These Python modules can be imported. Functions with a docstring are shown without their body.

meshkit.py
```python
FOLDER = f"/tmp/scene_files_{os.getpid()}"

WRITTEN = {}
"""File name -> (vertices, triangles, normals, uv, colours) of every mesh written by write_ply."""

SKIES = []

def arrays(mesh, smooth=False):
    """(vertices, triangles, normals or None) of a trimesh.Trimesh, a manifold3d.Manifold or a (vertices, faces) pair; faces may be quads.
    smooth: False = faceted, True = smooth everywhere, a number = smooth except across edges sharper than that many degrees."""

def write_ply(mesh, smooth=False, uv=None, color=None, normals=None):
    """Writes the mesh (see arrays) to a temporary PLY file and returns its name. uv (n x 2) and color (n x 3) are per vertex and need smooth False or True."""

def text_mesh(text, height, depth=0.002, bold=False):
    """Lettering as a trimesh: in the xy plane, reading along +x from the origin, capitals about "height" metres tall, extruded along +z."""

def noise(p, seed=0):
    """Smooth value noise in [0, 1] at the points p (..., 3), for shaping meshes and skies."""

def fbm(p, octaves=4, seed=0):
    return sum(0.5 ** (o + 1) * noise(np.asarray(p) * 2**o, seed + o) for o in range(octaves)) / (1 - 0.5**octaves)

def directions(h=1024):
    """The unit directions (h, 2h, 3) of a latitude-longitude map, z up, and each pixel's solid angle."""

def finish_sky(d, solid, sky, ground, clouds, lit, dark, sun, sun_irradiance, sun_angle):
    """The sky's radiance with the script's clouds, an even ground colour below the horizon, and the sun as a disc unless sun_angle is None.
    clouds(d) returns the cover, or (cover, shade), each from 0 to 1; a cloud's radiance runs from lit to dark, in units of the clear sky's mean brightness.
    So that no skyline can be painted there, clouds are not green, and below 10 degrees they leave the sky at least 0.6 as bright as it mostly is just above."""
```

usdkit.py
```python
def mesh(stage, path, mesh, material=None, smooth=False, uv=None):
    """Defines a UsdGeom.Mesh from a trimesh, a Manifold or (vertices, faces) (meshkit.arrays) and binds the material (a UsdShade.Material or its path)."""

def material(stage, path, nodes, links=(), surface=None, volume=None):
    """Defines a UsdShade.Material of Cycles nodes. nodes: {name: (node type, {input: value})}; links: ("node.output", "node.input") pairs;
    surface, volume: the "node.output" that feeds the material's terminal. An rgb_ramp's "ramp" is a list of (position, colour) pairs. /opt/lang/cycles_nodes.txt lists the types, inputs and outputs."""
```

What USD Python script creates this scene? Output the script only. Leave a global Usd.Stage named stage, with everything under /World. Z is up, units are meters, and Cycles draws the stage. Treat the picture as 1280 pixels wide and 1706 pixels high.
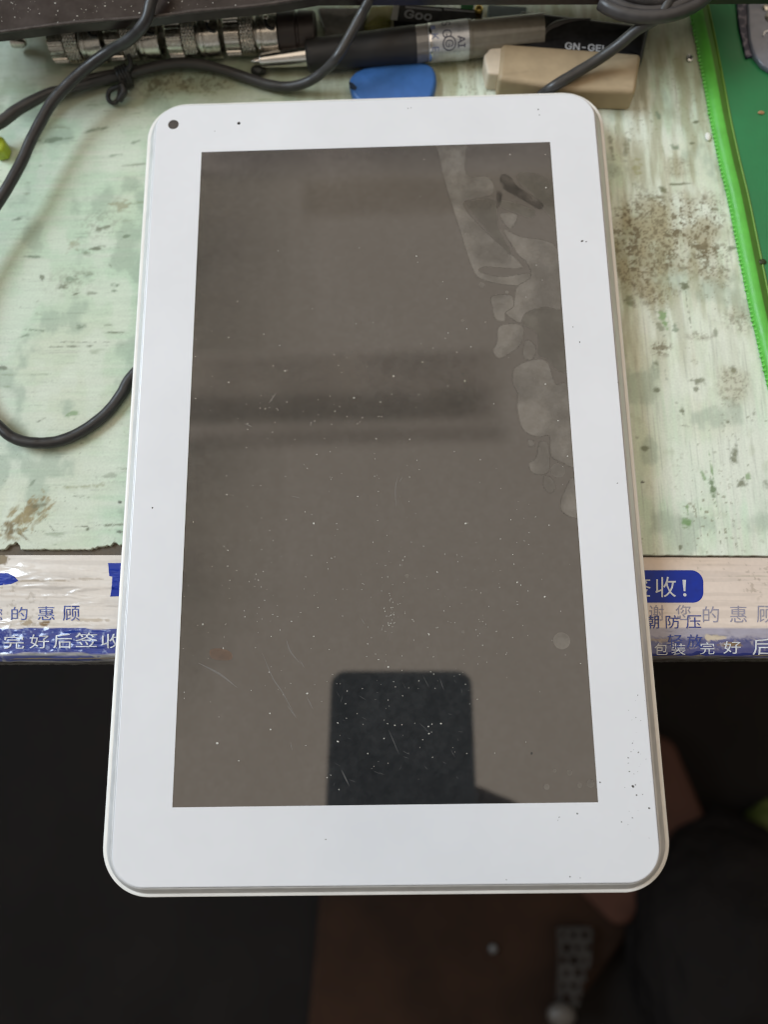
"""A worn white tablet lying over the front edge of a green painted workbench. All lengths below are millimetres
(scaled to metres when a mesh is written); x right, y away from the viewer, z up, z = 0 on the bench top."""
import math
import numpy as np
import trimesh
import manifold3d
import shapely
from shapely.geometry import Polygon, Point, LineString, box as sbox
from shapely import affinity
import usdkit
import meshkit
from pxr import Usd, UsdGeom, UsdLux, UsdShade, Gf, Sdf, Vt

stage = Usd.Stage.CreateInMemory()
UsdGeom.SetStageUpAxis(stage, UsdGeom.Tokens.z)
UsdGeom.SetStageMetersPerUnit(stage, 1.0)
UsdGeom.Xform.Define(stage, '/World')
UsdGeom.Scope.Define(stage, '/World/Looks')
S = 0.001
rng = np.random.default_rng(7)

# ------------------------------------------------------------------ camera (hand-held phone, 0.21 m above the tablet)
CAM = np.array([5.513, -70.135, 229.232])
ROT = np.array([[0.99961041, -0.01455043, -0.02381818],
                [-0.01953407, -0.97424332, -0.22465168],
                [-0.01993592, 0.22502943, -0.974148]])      # rows: right, down, forward
FPX, CX, CY = 1281.0, 640.0, 853.0
cam = UsdGeom.Camera.Define(stage, '/World/camera')
M4 = np.eye(4)
M4[0, :3], M4[1, :3], M4[2, :3], M4[3, :3] = ROT[0], -ROT[1], -ROT[2], CAM * S
cam.AddTransformOp().Set(Gf.Matrix4d(M4.tolist()))
cam.CreateHorizontalApertureAttr(36.0)
cam.CreateVerticalApertureAttr(36.0 * 1024 / 769)
cam.CreateFocalLengthAttr(36.0 * FPX / 1280)
cam.CreateClippingRangeAttr(Gf.Vec2f(0.005, 50))
cam.CreateFStopAttr(10.0)
cam.CreateFocusDistanceAttr(0.218)
cam.CreateExposureAttr(0.0)


def at(u, v, z=0.0):
    """The point of the plane at height z that the photograph shows at pixel (u, v)."""
    d = np.array([(u - CX) / FPX, (v - CY) / FPX, 1.0]) @ ROT
    return CAM + (z - CAM[2]) / d[2] * d


def ats(pts, z=0.0):
    return np.array([at(u, v, z) for u, v in pts])


# ------------------------------------------------------------------ lamps
def rect_light(name, pos, target, w, h, intensity, color):
    L = UsdLux.RectLight.Define(stage, '/World/' + name)
    pos, target = np.array(pos, float), np.array(target, float)
    z = pos - target
    z /= np.linalg.norm(z)
    up = np.array([0, 0, 1.0]) if abs(z[2]) < .95 else np.array([0, 1.0, 0])
    x = np.cross(up, z)
    x /= np.linalg.norm(x)
    m = np.eye(4)
    m[0, :3], m[1, :3], m[2, :3], m[3, :3] = x, np.cross(z, x), z, pos * S
    L.AddTransformOp().Set(Gf.Matrix4d(m.tolist()))
    L.CreateWidthAttr(w * S)
    L.CreateHeightAttr(h * S)
    L.CreateIntensityAttr(intensity)
    L.CreateColorAttr(Gf.Vec3f(*color))
    return L.GetPrim()


skylight = rect_light('roof_light', (100, 500, 2100), (100, 500, 0), 3200, 3600, 1.06, (1.0, .85, .69))
window = rect_light('window_light', (-1850, 560, 1600), (0, 0, 0), 1330, 1160, 15.6, (.74, .88, 1.0))


# ------------------------------------------------------------------ helpers
def tag(p, label=None, cat=None, group=None, kind=None):
    for k, v in (('label', label), ('category', cat), ('group', group), ('kind', kind)):
        if v:
            p.SetCustomDataByKey(k, v)
    return p


def free(path):
    if not stage.GetPrimAtPath(path):
        return path
    i = 1
    while stage.GetPrimAtPath(f'{path}_{i:03d}'):
        i += 1
    return f'{path}_{i:03d}'


ORIGIN = {}


def thing(name, base, label, cat, group=None):
    x = UsdGeom.Xform.Define(stage, free('/World/' + name))
    x.AddTranslateOp().Set(Gf.Vec3d(*(np.array(base, float) * S)))
    ORIGIN[x.GetPrim().GetPath()] = np.array(base, float)
    return tag(x.GetPrim(), label, cat, group)


def O(name, mesh, mat, parent=None, label=None, cat=None, group=None, kind=None, smooth=False, paint=None):
    """One Mesh prim; the mesh comes in millimetres of the world."""
    v, f, n = meshkit.arrays(mesh, smooth)
    base = np.zeros(3)
    if parent is not None:
        base = ORIGIN[parent.GetPath()]
    path = free((str(parent.GetPath()) if parent is not None else '/World') + '/' + name)
    m = UsdGeom.Mesh.Define(stage, path)
    m.CreatePointsAttr(Vt.Vec3fArray.FromNumpy(((v - base) * S).astype(np.float32)))
    m.CreateFaceVertexCountsAttr(Vt.IntArray.FromNumpy(np.full(len(f), 3, np.int32)))
    m.CreateFaceVertexIndicesAttr(Vt.IntArray.FromNumpy(f.astype(np.int32).ravel()))
    m.CreateSubdivisionSchemeAttr('none')
    if n is not None:
        m.CreateNormalsAttr(Vt.Vec3fArray.FromNumpy(n.astype(np.float32)))
        m.SetNormalsInterpolation('vertex')
    if paint is not None:
        UsdGeom.PrimvarsAPI(m).CreatePrimvar('paint', Sdf.ValueTypeNames.Color3fArray, 'vertex').Set(
            Vt.Vec3fArray.FromNumpy(np.asarray(paint, np.float32)))
    UsdShade.MaterialBindingAPI.Apply(m.GetPrim()).Bind(mat)
    ORIGIN[m.GetPrim().GetPath()] = base
    return tag(m.GetPrim(), label, cat, group, kind)


def mat(name, color, rough=.5, var=.12, vscale=300., bump=0., bscale=900., **extra):
    """A principled material with a little unevenness of tone, gloss and relief."""
    c = np.array(color, float)
    nodes = {'g': ('geometry', {}),
             'n': ('noise_texture', {'scale': vscale, 'detail': 4.0, 'roughness': .6}),
             'r': ('rgb_ramp', {'ramp': [(.25, tuple(c * (1 - var))), (.75, tuple(np.minimum(c * (1 + var), 1)))]}),
             'q': ('map_range', {'from_min': .3, 'from_max': .7, 'to_min': rough * .8, 'to_max': min(rough * 1.2, 1)}),
             'p': ('principled_bsdf', {**extra})}
    links = [('g.position', 'n.vector'), ('n.fac', 'r.fac'), ('r.color', 'p.base_color'), ('n.fac', 'q.value'), ('q.result', 'p.roughness')]
    if bump:
        nodes['bn'] = ('noise_texture', {'scale': bscale, 'detail': 3.0})
        nodes['b'] = ('bump', {'strength': bump, 'distance': .0004})
        links += [('g.position', 'bn.vector'), ('bn.fac', 'b.height'), ('b.normal', 'p.normal')]
    return usdkit.material(stage, '/World/Looks/' + name, nodes, links, surface='p.BSDF')


def painted(name, rough, grain=.12, gscale=1500., bump=.15, **extra):
    """Colour from the mesh's own paint, plus grain."""
    return usdkit.material(stage, '/World/Looks/' + name, {
        'g': ('geometry', {}), 'a': ('attribute', {'attribute': 'paint'}),
        'n': ('noise_texture', {'scale': gscale, 'detail': 3.0}),
        'r': ('rgb_ramp', {'ramp': [(.25, (1 - grain,) * 3), (.75, (1 + grain * .2,) * 3)]}),
        'm': ('mix', {'mix_type': 'multiply', 'fac': 1.0}),
        'b': ('bump', {'strength': bump, 'distance': .0002}),
        'p': ('principled_bsdf', {'roughness': rough, **extra})},
        [('g.position', 'n.vector'), ('n.fac', 'r.fac'), ('a.color', 'm.color1'), ('r.color', 'm.color2'), ('m.color', 'p.base_color'),
         ('n.fac', 'b.height'), ('b.normal', 'p.normal')], surface='p.BSDF')


def catmull(pts, per=10):
    p = np.array(pts, float)
    p = np.vstack([2 * p[0] - p[1], p, 2 * p[-1] - p[-2]])
    out = []
    for i in range(1, len(p) - 2):
        a, b, c, d = p[i - 1:i + 3]
        t = np.linspace(0, 1, per, endpoint=False)[:, None]
        out.append(.5 * (2 * b + (c - a) * t + (2 * a - 5 * b + 4 * c - d) * t**2 + (3 * b - a - 3 * c + d) * t**3))
    return np.vstack(out + [p[-2:-1]])


def tube(path, r, sides=16, wob=0., seed=0):
    P = np.array(path, float)
    n = len(P)
    r = np.broadcast_to(np.asarray(r, float), (n,)).copy()
    if wob:
        r *= 1 + wob * (meshkit.noise(np.c_[np.arange(n) * .35, np.zeros(n), np.zeros(n)], seed) - .5)
    T = np.gradient(P, axis=0)
    T /= np.linalg.norm(T, axis=1, keepdims=True)
    u = np.cross(T[0], [0.1, .2, 1.0])
    u /= np.linalg.norm(u)
    V = []
    th = np.linspace(0, 2 * np.pi, sides, endpoint=False)
    for i in range(n):
        u = u - T[i] * (u @ T[i])
        u /= np.linalg.norm(u)
        w = np.cross(T[i], u)
        V.append(P[i] + r[i] * (np.cos(th)[:, None] * u + np.sin(th)[:, None] * w))
    V = np.vstack(V + [P[:1], P[-1:]])
    F = []
    for i in range(n - 1):
        for k in range(sides):
            a, b = i * sides + k, i * sides + (k + 1) % sides
            F += [[a, b, b + sides], [a, b + sides, a + sides]]
    e0, e1 = n * sides, n * sides + 1
    for k in range(sides):
        F += [[e0, (k + 1) % sides, k], [e1, (n - 1) * sides + k, (n - 1) * sides + (k + 1) % sides]]
    return trimesh.Trimesh(V, F, process=False)


def lathe(p0, p1, prof, sides=48, rfun=None):
    """A body of revolution from p0 towards p1: prof = [(distance in mm, radius)]; rfun(angle, t) scales the radius."""
    p0, p1 = np.array(p0, float), np.array(p1, float)
    d = (p1 - p0) / np.linalg.norm(p1 - p0)
    u = np.cross(d, [0, 0, 1.0])
    u /= np.linalg.norm(u)
    w = np.cross(u, d)
    th = np.linspace(0, 2 * np.pi, sides, endpoint=False)
    V, F = [], []
    for t, r in prof:
        rr = r * (rfun(th, t) if rfun else np.ones(sides))
        V.append(p0 + d * t + rr[:, None] * (np.cos(th)[:, None] * u + np.sin(th)[:, None] * w))
    n = len(prof)
    V = np.vstack(V + [[p0 + d * prof[0][0]], [p0 + d * prof[-1][0]]])
    for i in range(n - 1):
        for k in range(sides):
            a, b = i * sides + k, i * sides + (k + 1) % sides
            F += [[a, b + sides, b], [a, a + sides, b + sides]]
    for k in range(sides):
        F += [[n * sides, k, (k + 1) % sides], [n * sides + 1, (n - 1) * sides + (k + 1) % sides, (n - 1) * sides + k]]
    m = trimesh.Trimesh(V, F, process=False)
    return m


def rounded(pts, r):
    p = Polygon(np.array(pts)[:, :2])
    p = p.buffer(0)
    return p.buffer(-r).buffer(2 * r).buffer(-r) if r else p


def loop_stack(levels):
    """Closed body from rings of equal point count, bottom to top."""
    n = len(levels[0])
    V = np.vstack(levels + [levels[0].mean(0, keepdims=True), levels[-1].mean(0, keepdims=True)])
    F = []
    for i in range(len(levels) - 1):
        for k in range(n):
            a, b = i * n + k, i * n + (k + 1) % n
            F += [[a, b, b + n], [a, b + n, a + n]]
    e0, e1 = len(levels) * n, len(levels) * n + 1
    for k in range(n):
        F += [[e0, (k + 1) % n, k], [e1, (len(levels) - 1) * n + k, (len(levels) - 1) * n + (k + 1) % n]]
    return trimesh.Trimesh(V, F, process=False)


def ring_pts(poly, n):
    L = poly.exterior
    p = np.array([L.interpolate(t, normalized=True).coords[0] for t in np.linspace(0, 1, n, endpoint=False)])
    if not L.is_ccw:
        p = p[::-1]
    return p


def slab(poly, z0, z1, bev=.5, n=120, dome=0.):
    """A slab with rounded upper edges over a (roughly convex) outline."""
    out = []
    base = ring_pts(poly, n)
    c = np.array(poly.centroid.coords[0])

    def inset(d):
        q = base - np.roll(base, 1, 0)
        q2 = np.roll(base, -1, 0) - base
        nrm = np.c_[-(q + q2)[:, 1], (q + q2)[:, 0]]
        nrm /= np.linalg.norm(nrm, axis=1, keepdims=True)
        return base + nrm * d
    out.append(np.c_[inset(bev * .3), np.full(n, z0)])
    out.append(np.c_[base, np.full(n, z0 + bev * .3)])
    for a in np.linspace(0, np.pi / 2, 5):
        out.append(np.c_[inset(bev * (1 - math.cos(a))), np.full(n, z1 - bev + bev * math.sin(a))])
    if dome:
        top = out[-1][:, :2]
        for k in (.75, .5, .25):
            out.append(np.c_[c + (top - c) * k, np.full(n, z1 + dome * (1 - k * k))])
    return loop_stack(out)


def sheet(poly, z, thick=.03):
    """A thin flat piece lying at height z."""
    ms = []
    for g in getattr(poly, 'geoms', [poly]):
        if g.area > 1e-6:
            ms.append(trimesh.creation.extrude_polygon(g, thick, engine='earcut'))
    m = trimesh.util.concatenate(ms)
    m.apply_translation([0, 0, z])
    return m


def bx(x0, x1, y0, y1, z0, z1):
    m = trimesh.creation.box([x1 - x0, y1 - y0, z1 - z0])
    m.apply_translation([(x0 + x1) / 2, (y0 + y1) / 2, (z0 + z1) / 2])
    return m


def smoothstep(a, b, x):
    t = np.clip((x - a) / (b - a), 0, 1)
    return t * t * (3 - 2 * t)


def grid(xs, ys):
    nx, ny = len(xs), len(ys)
    i, j = np.meshgrid(np.arange(nx - 1), np.arange(ny - 1), indexing='ij')
    a = (i * ny + j).ravel()
    return np.vstack([np.c_[a, a + ny, a + ny + 1], np.c_[a, a + ny + 1, a + 1]])


def srgb(*c):
    c = np.array(c, float) / 255
    return np.where(c <= .04045, c / 12.92, ((c + .055) / 1.055)**2.4)



# ------------------------------------------------------------------ bench: painted sheet on a board, taped front edge
XA, XB = -117.1, 115.3


def sheet_front(x):                    # front edge of the green sheet
    return np.interp(x, [XA, -80, 78, XB], [-25.9, -26.6, -32.0, -32.9])


def tape_top(x):
    return np.interp(x, [XA, -80, 78, XB], [-28.2, -28.9, -32.5, -33.3])


def board_front(x):
    return -61.3 - .0115 * np.asarray(x, float)


fx = np.arange(-141, 144.01, .4)
xs = np.unique(np.r_[np.linspace(-420, -141, 30), fx, np.linspace(144, 420, 30)])
ty = np.r_[np.linspace(0, 1, int(222 / .4))[:-1] * .9, np.linspace(.9, 1, 24)]
X = np.repeat(xs[:, None], len(ty), 1)
yf = sheet_front(xs)
nz = meshkit.fbm(np.c_[xs * .22, xs * 0, xs * 0], 5, 3)
chip = np.where(xs < 0, np.maximum(0, (nz - .52)) * 9 + .3 * meshkit.noise(np.c_[xs * 1.3, xs * 0 + 5, xs * 0], 4), .35 * meshkit.fbm(np.c_[xs * .6, xs * 0, xs * 0], 3, 9))
yf = yf + chip - np.where(xs < 0, .9, .2)
Yend = 560.0
Y = np.where(ty[None] <= .9, yf[:, None] + (195 - yf[:, None]) * ty[None] / .9, 195 + (Yend - 195) * (ty[None] - .9) / .1)
P3 = np.stack([X, Y, np.zeros_like(X)], -1)


def nf(sx, sy, oct=4, seed=0, warp=0):
    q = np.stack([X * sx, Y * sy, np.full_like(X, seed * 3.7)], -1)
    return meshkit.fbm(q, oct, seed)


wx = smoothstep(-25, 35, X + 12 * (nf(.02, .02, 2, 21) - .5))         # 0: grain runs across, 1: grain runs away from the viewer
across = nf(.045, .55, 4, 1)
along = nf(.5, .04, 4, 2)
streak = across * (1 - wx) + along * wx
fine = nf(.12, 1.6, 3, 5) * (1 - wx) + nf(1.5, .1, 3, 6) * wx
cloud = nf(.018, .018, 3, 7)
col = np.empty(X.shape + (3,))
c_green, c_white, c_cream = np.array([.57, .69, .53]), np.array([.67, .71, .60]), np.array([.67, .67, .52])
w1 = smoothstep(.38, .62, streak * .6 + cloud * .4)[..., None]
w2 = smoothstep(.42, .66, nf(.03, .03, 3, 11))[..., None]
col[:] = c_green * (1 - w1) + c_white * w1
col[:] = col * (1 - .55 * w2) + c_cream * .55 * w2
blot = nf(.13, .10, 5, 13) * (1 - wx) + nf(.12, .09, 5, 14) * wx
m = smoothstep(.50, .66, blot)[..., None]
col[:] = col * (1 - .6 * m) + np.array([.72, .75, .64]) * .6 * m
m = smoothstep(.46, .32, blot)[..., None]
col[:] = col * (1 - .6 * m) + np.array([.55, .66, .51]) * .4 * m
col *= (.89 + .22 * fine)[..., None]
thin = nf(.09, 2.6, 3, 15) * (1 - wx) + nf(2.4, .07, 3, 16) * wx
col *= (1 - .16 * smoothstep(.62, .76, thin))[..., None]


def stain(mask, color, k=1.0):
    m = np.clip(mask, 0, 1)[..., None] * k
    col[:] = col * (1 - m) + np.array(color) * m


dark_ol, grey_g, brown, green_m = srgb(92, 96, 66), srgb(118, 132, 108), srgb(105, 88, 58), srgb(120, 150, 98)
# small natural flecks of the worn paint, along the grain
fl = smoothstep(.655, .74, nf(.10, .75, 4, 31)) * (1 - wx) + smoothstep(.66, .75, nf(.62, .13, 4, 32)) * wx
stain(fl * smoothstep(.40, .62, nf(.03, .03, 2, 33)), srgb(150, 160, 132), .7)
fl = smoothstep(.70, .78, nf(.55, .85, 3, 35))
stain(fl * smoothstep(.46, .62, nf(.035, .035, 2, 36)), srgb(120, 124, 92), .5)
fl = smoothstep(.66, .76, nf(1.1, 1.1, 3, 37)) * smoothstep(-20, 40, X)
stain(fl * smoothstep(.44, .60, nf(.05, .03, 2, 38)), srgb(128, 128, 100), .7)
fl = smoothstep(.60, .72, nf(.28, .20, 4, 39)) * smoothstep(0, 60, X)
stain(fl * smoothstep(.40, .60, nf(.05, .03, 2, 40)), srgb(172, 180, 150), .35)
# grime near the back, where things lie, and behind the tablet's far edge
stain(smoothstep(95, 165, Y + 40 * (cloud - .5)) * smoothstep(.35, .7, nf(.06, .06, 4, 41)), srgb(150, 146, 112), .6)
stain(smoothstep(125, 60, np.hypot(X - 62, (Y - 130) * .9)) * smoothstep(.42, .62, nf(.3, .05, 4, 42)), srgb(140, 132, 92), .55)


def mark(u, v, a, b, ang, color, k=.8, rag=1.0, seed=0, freq=.9):
    """A worn mark of half-lengths a, b (mm) on the paint, its edge ragged."""
    c = at(u, v, 0)
    R = max(a, b) * 2.2
    ix = np.where(np.abs(xs - c[0]) < R)[0]
    if not len(ix):
        return
    i0, i1 = ix[0], ix[-1] + 1
    dx, dy = X[i0:i1] - c[0], Y[i0:i1] - c[1]
    ca, sa = math.cos(math.radians(ang)), math.sin(math.radians(ang))
    p, q = dx * ca + dy * sa, -dx * sa + dy * ca
    n = meshkit.fbm(np.stack([p * freq * .6, q * freq, np.full_like(p, seed + u * .1)], -1), 4, seed)
    m = smoothstep(-.05, .75, 1 - np.sqrt((p / a)**2 + (q / b)**2) + rag * 2.6 * (n - .53))
    m = m * (np.hypot(p, q) < R) * k * .9
    col[i0:i1] = col[i0:i1] * (1 - m[..., None]) + np.array(color) * m[..., None]


for args in [
    (161, 415, 6.2, .9, 3, dark_ol, .85), (143, 421, 3.2, 1.5, 0, dark_ol, .7), (54, 428, 3.6, .9, -4, grey_g, .9), (144, 458, 4, 1.2, 0, dark_ol, .7),
    (171, 380, 3.4, 1.2, 15, dark_ol, .75), (210, 394, 4, .8, 14, grey_g, .9), (200, 344, 5, 2.4, 0, srgb(150, 140, 110), .7), (39, 364, 3.4, .7, 8, grey_g, .9),
    (89, 233, 6.5, 1.3, 4, grey_g, .9), (164, 216, 6.5, .8, 12, grey_g, .8), (223, 238, 3.4, .7, 22, grey_g, .7), (190, 259, 3.4, .6, 6, grey_g, .7), (223, 275, 4.2, .5, 5, dark_ol, .6),
    (105, 477, 2.2, 1.2, -10, dark_ol, .7), (190, 480, 1.8, 1.6, 0, grey_g, .9), (126, 490, 2.6, .6, 20, dark_ol, .8), (156, 489, 2, .9, 0, dark_ol, .6), (70, 462, 1.6, .7, -50, dark_ol, .8),
    (116, 466, 2.6, 1.2, 0, grey_g, .7), (38, 468, 1.2, .8, 0, dark_ol, .7), (184, 443, 1.6, .4, -55, dark_ol, .8), (120, 412, 3, 2.4, 0, srgb(150, 138, 105), .6),
    (184, 554, 7, .35, -2, dark_ol, .75), (131, 577, 10, .5, 0, dark_ol, .7), (140, 570, 8, .35, -2, dark_ol, .6), (6, 613, 3.4, .8, 0, dark_ol, .8), (60, 550, 4, .5, -6, grey_g, .8),
    (121, 689, 2.2, 1.5, 20, green_m, .8), (70, 699, 1.6, .4, 30, dark_ol, .7), (40, 560, 2, .6, 10, grey_g, .8), (178, 542, 2.4, .5, 3, dark_ol, .6), (140, 545, 2.6, 1.1, 0, grey_g, .7),
    (142, 810, 7, 1.1, 3, srgb(140, 140, 95), .7), (180, 793, 3, .8, 3, dark_ol, .45), (55, 803, 2, .6, 50, grey_g, .7), (133, 826, 2.4, .4, 0, dark_ol, .6),
    (58, 848, 5.4, 4.0, 40, srgb(138, 118, 74), 1.05), (40, 862, 8.5, 4.2, 38, srgb(156, 138, 94), 1.05), (14, 884, 4.6, 3.4, 60, srgb(122, 102, 60), 1.05), (66, 842, 3, .9, 15, dark_ol, .6),
    (40, 895, 4.5, .6, -35, srgb(120, 105, 70), .8), (140, 877, 10, .25, 1, dark_ol, .8), (60, 885, 8, .25, -3, dark_ol, .7), (80, 872, 4, .25, -50, dark_ol, .7), (190, 874, 6, .3, 1, dark_ol, .7),
    (146, 882, 1, .8, 0, dark_ol, .9), (200, 837, .9, .5, 0, srgb(60, 55, 40), .9), (200, 886, .9, .4, 0, srgb(60, 55, 40), .9), (15, 895, 6, 1.0, -10, srgb(150, 130, 90), .7),
    (1097, 192, 1.0, 3.0, 12, grey_g, .9), (1160, 204, 1.2, .6, 15, dark_ol, .9), (1155, 239, 1.6, .6, 12, dark_ol, .95), (1126, 246, 1.8, 1.3, 0, grey_g, .9), (1104, 316, 1.5, 1.3, 0, dark_ol, .95),
    (1130, 307, 5.5, .5, 3, dark_ol, .8), (1096, 330, 3.4, .5, 3, dark_ol, .8), (1140, 477, 2.6, 1.6, 10, dark_ol, .9), (1131, 488, 1.5, .8, 40, dark_ol, .8), (1147, 515, .3, 9, 2, dark_ol, .7),
    (1020, 252, 1.0, 7, 4, dark_ol, .6), (1043, 245, 1.2, 8, -6, dark_ol, .55), (1062, 280, 2.2, 6, 0, srgb(140, 136, 80), .6), (1050, 225, .8, 5, -10, dark_ol, .5), (1192, 349, 1.3, 1.0, 0, dark_ol, .8),
    (1194, 380, 1.4, 1.0, 0, brown, .85), (1183, 390, 1.8, .7, 20, brown, .8), (1217, 413, 1.8, 1.6, 0, dark_ol, .8), (1213, 450, 1.8, .8, -20, dark_ol, .8), (1100, 420, 1.4, 4.5, 10, dark_ol, .8),
    (1112, 455, .9, 5, 5, dark_ol, .6), (1050, 500, 2, 3.2, 0, dark_ol, .7), (1105, 528, 1.6, 4.6, 12, green_m, .9), (1100, 545, 1.3, 3.2, 20, dark_ol, .6), (1094, 606, 1.4, 2.6, -20, dark_ol, .7),
    (1095, 650, 1.6, 1.2, 30, dark_ol, .8), (1163, 635, 2.6, 1.8, 20, dark_ol, .8), (1160, 648, 1.6, 1.2, 0, dark_ol, .7), (1223, 618, 1.6, 1.8, 0, dark_ol, .85), (1139, 690, .9, 3.2, 10, dark_ol, .8),
    (1142, 706, 1.4, 1.0, 0, dark_ol, .7), (1224, 762, 1.4, 3.8, -12, dark_ol, .85), (1237, 805, 1.8, 1.8, 35, dark_ol, .85), (1246, 796, .9, 2.0, -25, green_m, .8), (1188, 815, 1.2, 4.2, 3, srgb(96, 118, 80), .95),
    (1186, 780, .4, 5, 2, green_m, .8), (1172, 792, .7, 2.2, 15, green_m, .8), (1147, 870, 2.0, 2.8, 0, srgb(112, 146, 92), .95), (1146, 851, .6, 3, 0, green_m, .8), (1061, 726, 1.2, 1.1, 0, dark_ol, .8),
    (1075, 747, 1.2, 1.2, 0, dark_ol, .8), (1071, 803, .7, .5, 0, srgb(40, 36, 28), 1), (1134, 912, .7, 1.4, -15, dark_ol, .8), (1168, 848, .6, 1, -10, green_m, .9), (1278, 812, 1.2, 1.8, 0, dark_ol, .8),
    (1256, 690, .8, 2.6, -15, dark_ol, .7), (1213, 703, .8, .8, 0, dark_ol, .7), (1110, 625, .6, 1.6, 0, grey_g, .8), (1125, 545, 1.3, 2.4, 0, grey_g, .8), (1192, 552, 1.0, 2.4, -10, dark_ol, .6),
]:
    mark(*args, seed=int(args[0] + args[1]) % 97)
# speckled dirt patches: many small dots inside a ragged area
for u, v, a, b, k in [(1148, 372, 15, 15, 1.0), (1110, 410, 13, 14, 1.0), (1070, 360, 10, 12, .8), (1047, 400, 8, 15, 1.0), (1062, 450, 9, 12, .8), (1185, 440, 8, 9, .8), (1105, 580, 4, 3.5, .9), (1168, 560, 6, 2, .6), (1128, 278, 5, 5, .5),
                      (1230, 530, 7, 6, .6), (1105, 490, 7, 6, .6), (1090, 495, 4, 6, .6), (120, 470, 12, 7, .35), (170, 375, 10, 8, .35), (270, 140, 14, 7, .8), (340, 140, 12, 6, .7), (1225, 640, 6, 8, .5)]:
    c = at(u, v, 0)
    m = smoothstep(0, .8, 1.15 - np.hypot((X - c[0]) / a, (Y - c[1]) / b) + 1.0 * (nf(.16, .16, 3, 51) - .5))
    if u > 1000 or u > 260:
        stain(m * smoothstep(.3, .65, nf(.12, .12, 3, 53)), srgb(160, 151, 120), .7 * k)
    stain(m * smoothstep(.50, .64, nf(.75, .75, 4, 52)), srgb(110, 101, 76), .85 * k)
    stain(m * smoothstep(.58, .68, nf(1.7, 1.7, 2, 55)), srgb(96, 84, 58), .75 * k)
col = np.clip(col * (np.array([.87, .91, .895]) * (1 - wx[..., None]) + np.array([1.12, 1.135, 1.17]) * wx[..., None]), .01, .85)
relief = .05 * (streak - .5) + .04 * (fine - .5)
P3[..., 2] = relief - .05
V = P3.reshape(-1, 3)
F = grid(xs, ty)
nb = len(V)
front = np.c_[xs, yf, np.full(len(xs), -1.15)]                       # the sheet's broken edge goes down to the board
n1 = len(ty)
k = np.arange(len(xs) - 1)
F = np.vstack([F, np.c_[k * n1, nb + k, nb + k + 1], np.c_[k * n1, nb + k + 1, (k + 1) * n1]])
V = np.vstack([V, front])
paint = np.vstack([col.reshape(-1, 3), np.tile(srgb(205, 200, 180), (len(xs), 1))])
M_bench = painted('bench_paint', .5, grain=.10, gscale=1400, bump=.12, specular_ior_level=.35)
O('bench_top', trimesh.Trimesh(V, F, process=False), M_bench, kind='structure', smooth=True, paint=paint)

M_board = mat('board_wood', srgb(92, 82, 70), .8, var=.3, vscale=260, bump=.5)
xb = np.linspace(-420, 420, 60)
bd = Polygon([(-420, 560)] + [(x, float(board_front(x)) + .35) for x in xb] + [(420, 560)])
board = trimesh.creation.extrude_polygon(bd, 21.8, engine='earcut')
board.apply_translation([0, 0, -23.0])
O('bench_board', board, M_board, kind='structure')

# packing tape, wrapped round the board's front edge
R0 = 2.2
x2 = np.unique(np.r_[np.linspace(-300, -135, 60), np.arange(-135, 135.01, .3), np.linspace(135, 300, 60)])
s2 = np.arange(0, 52.01, .3)


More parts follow.
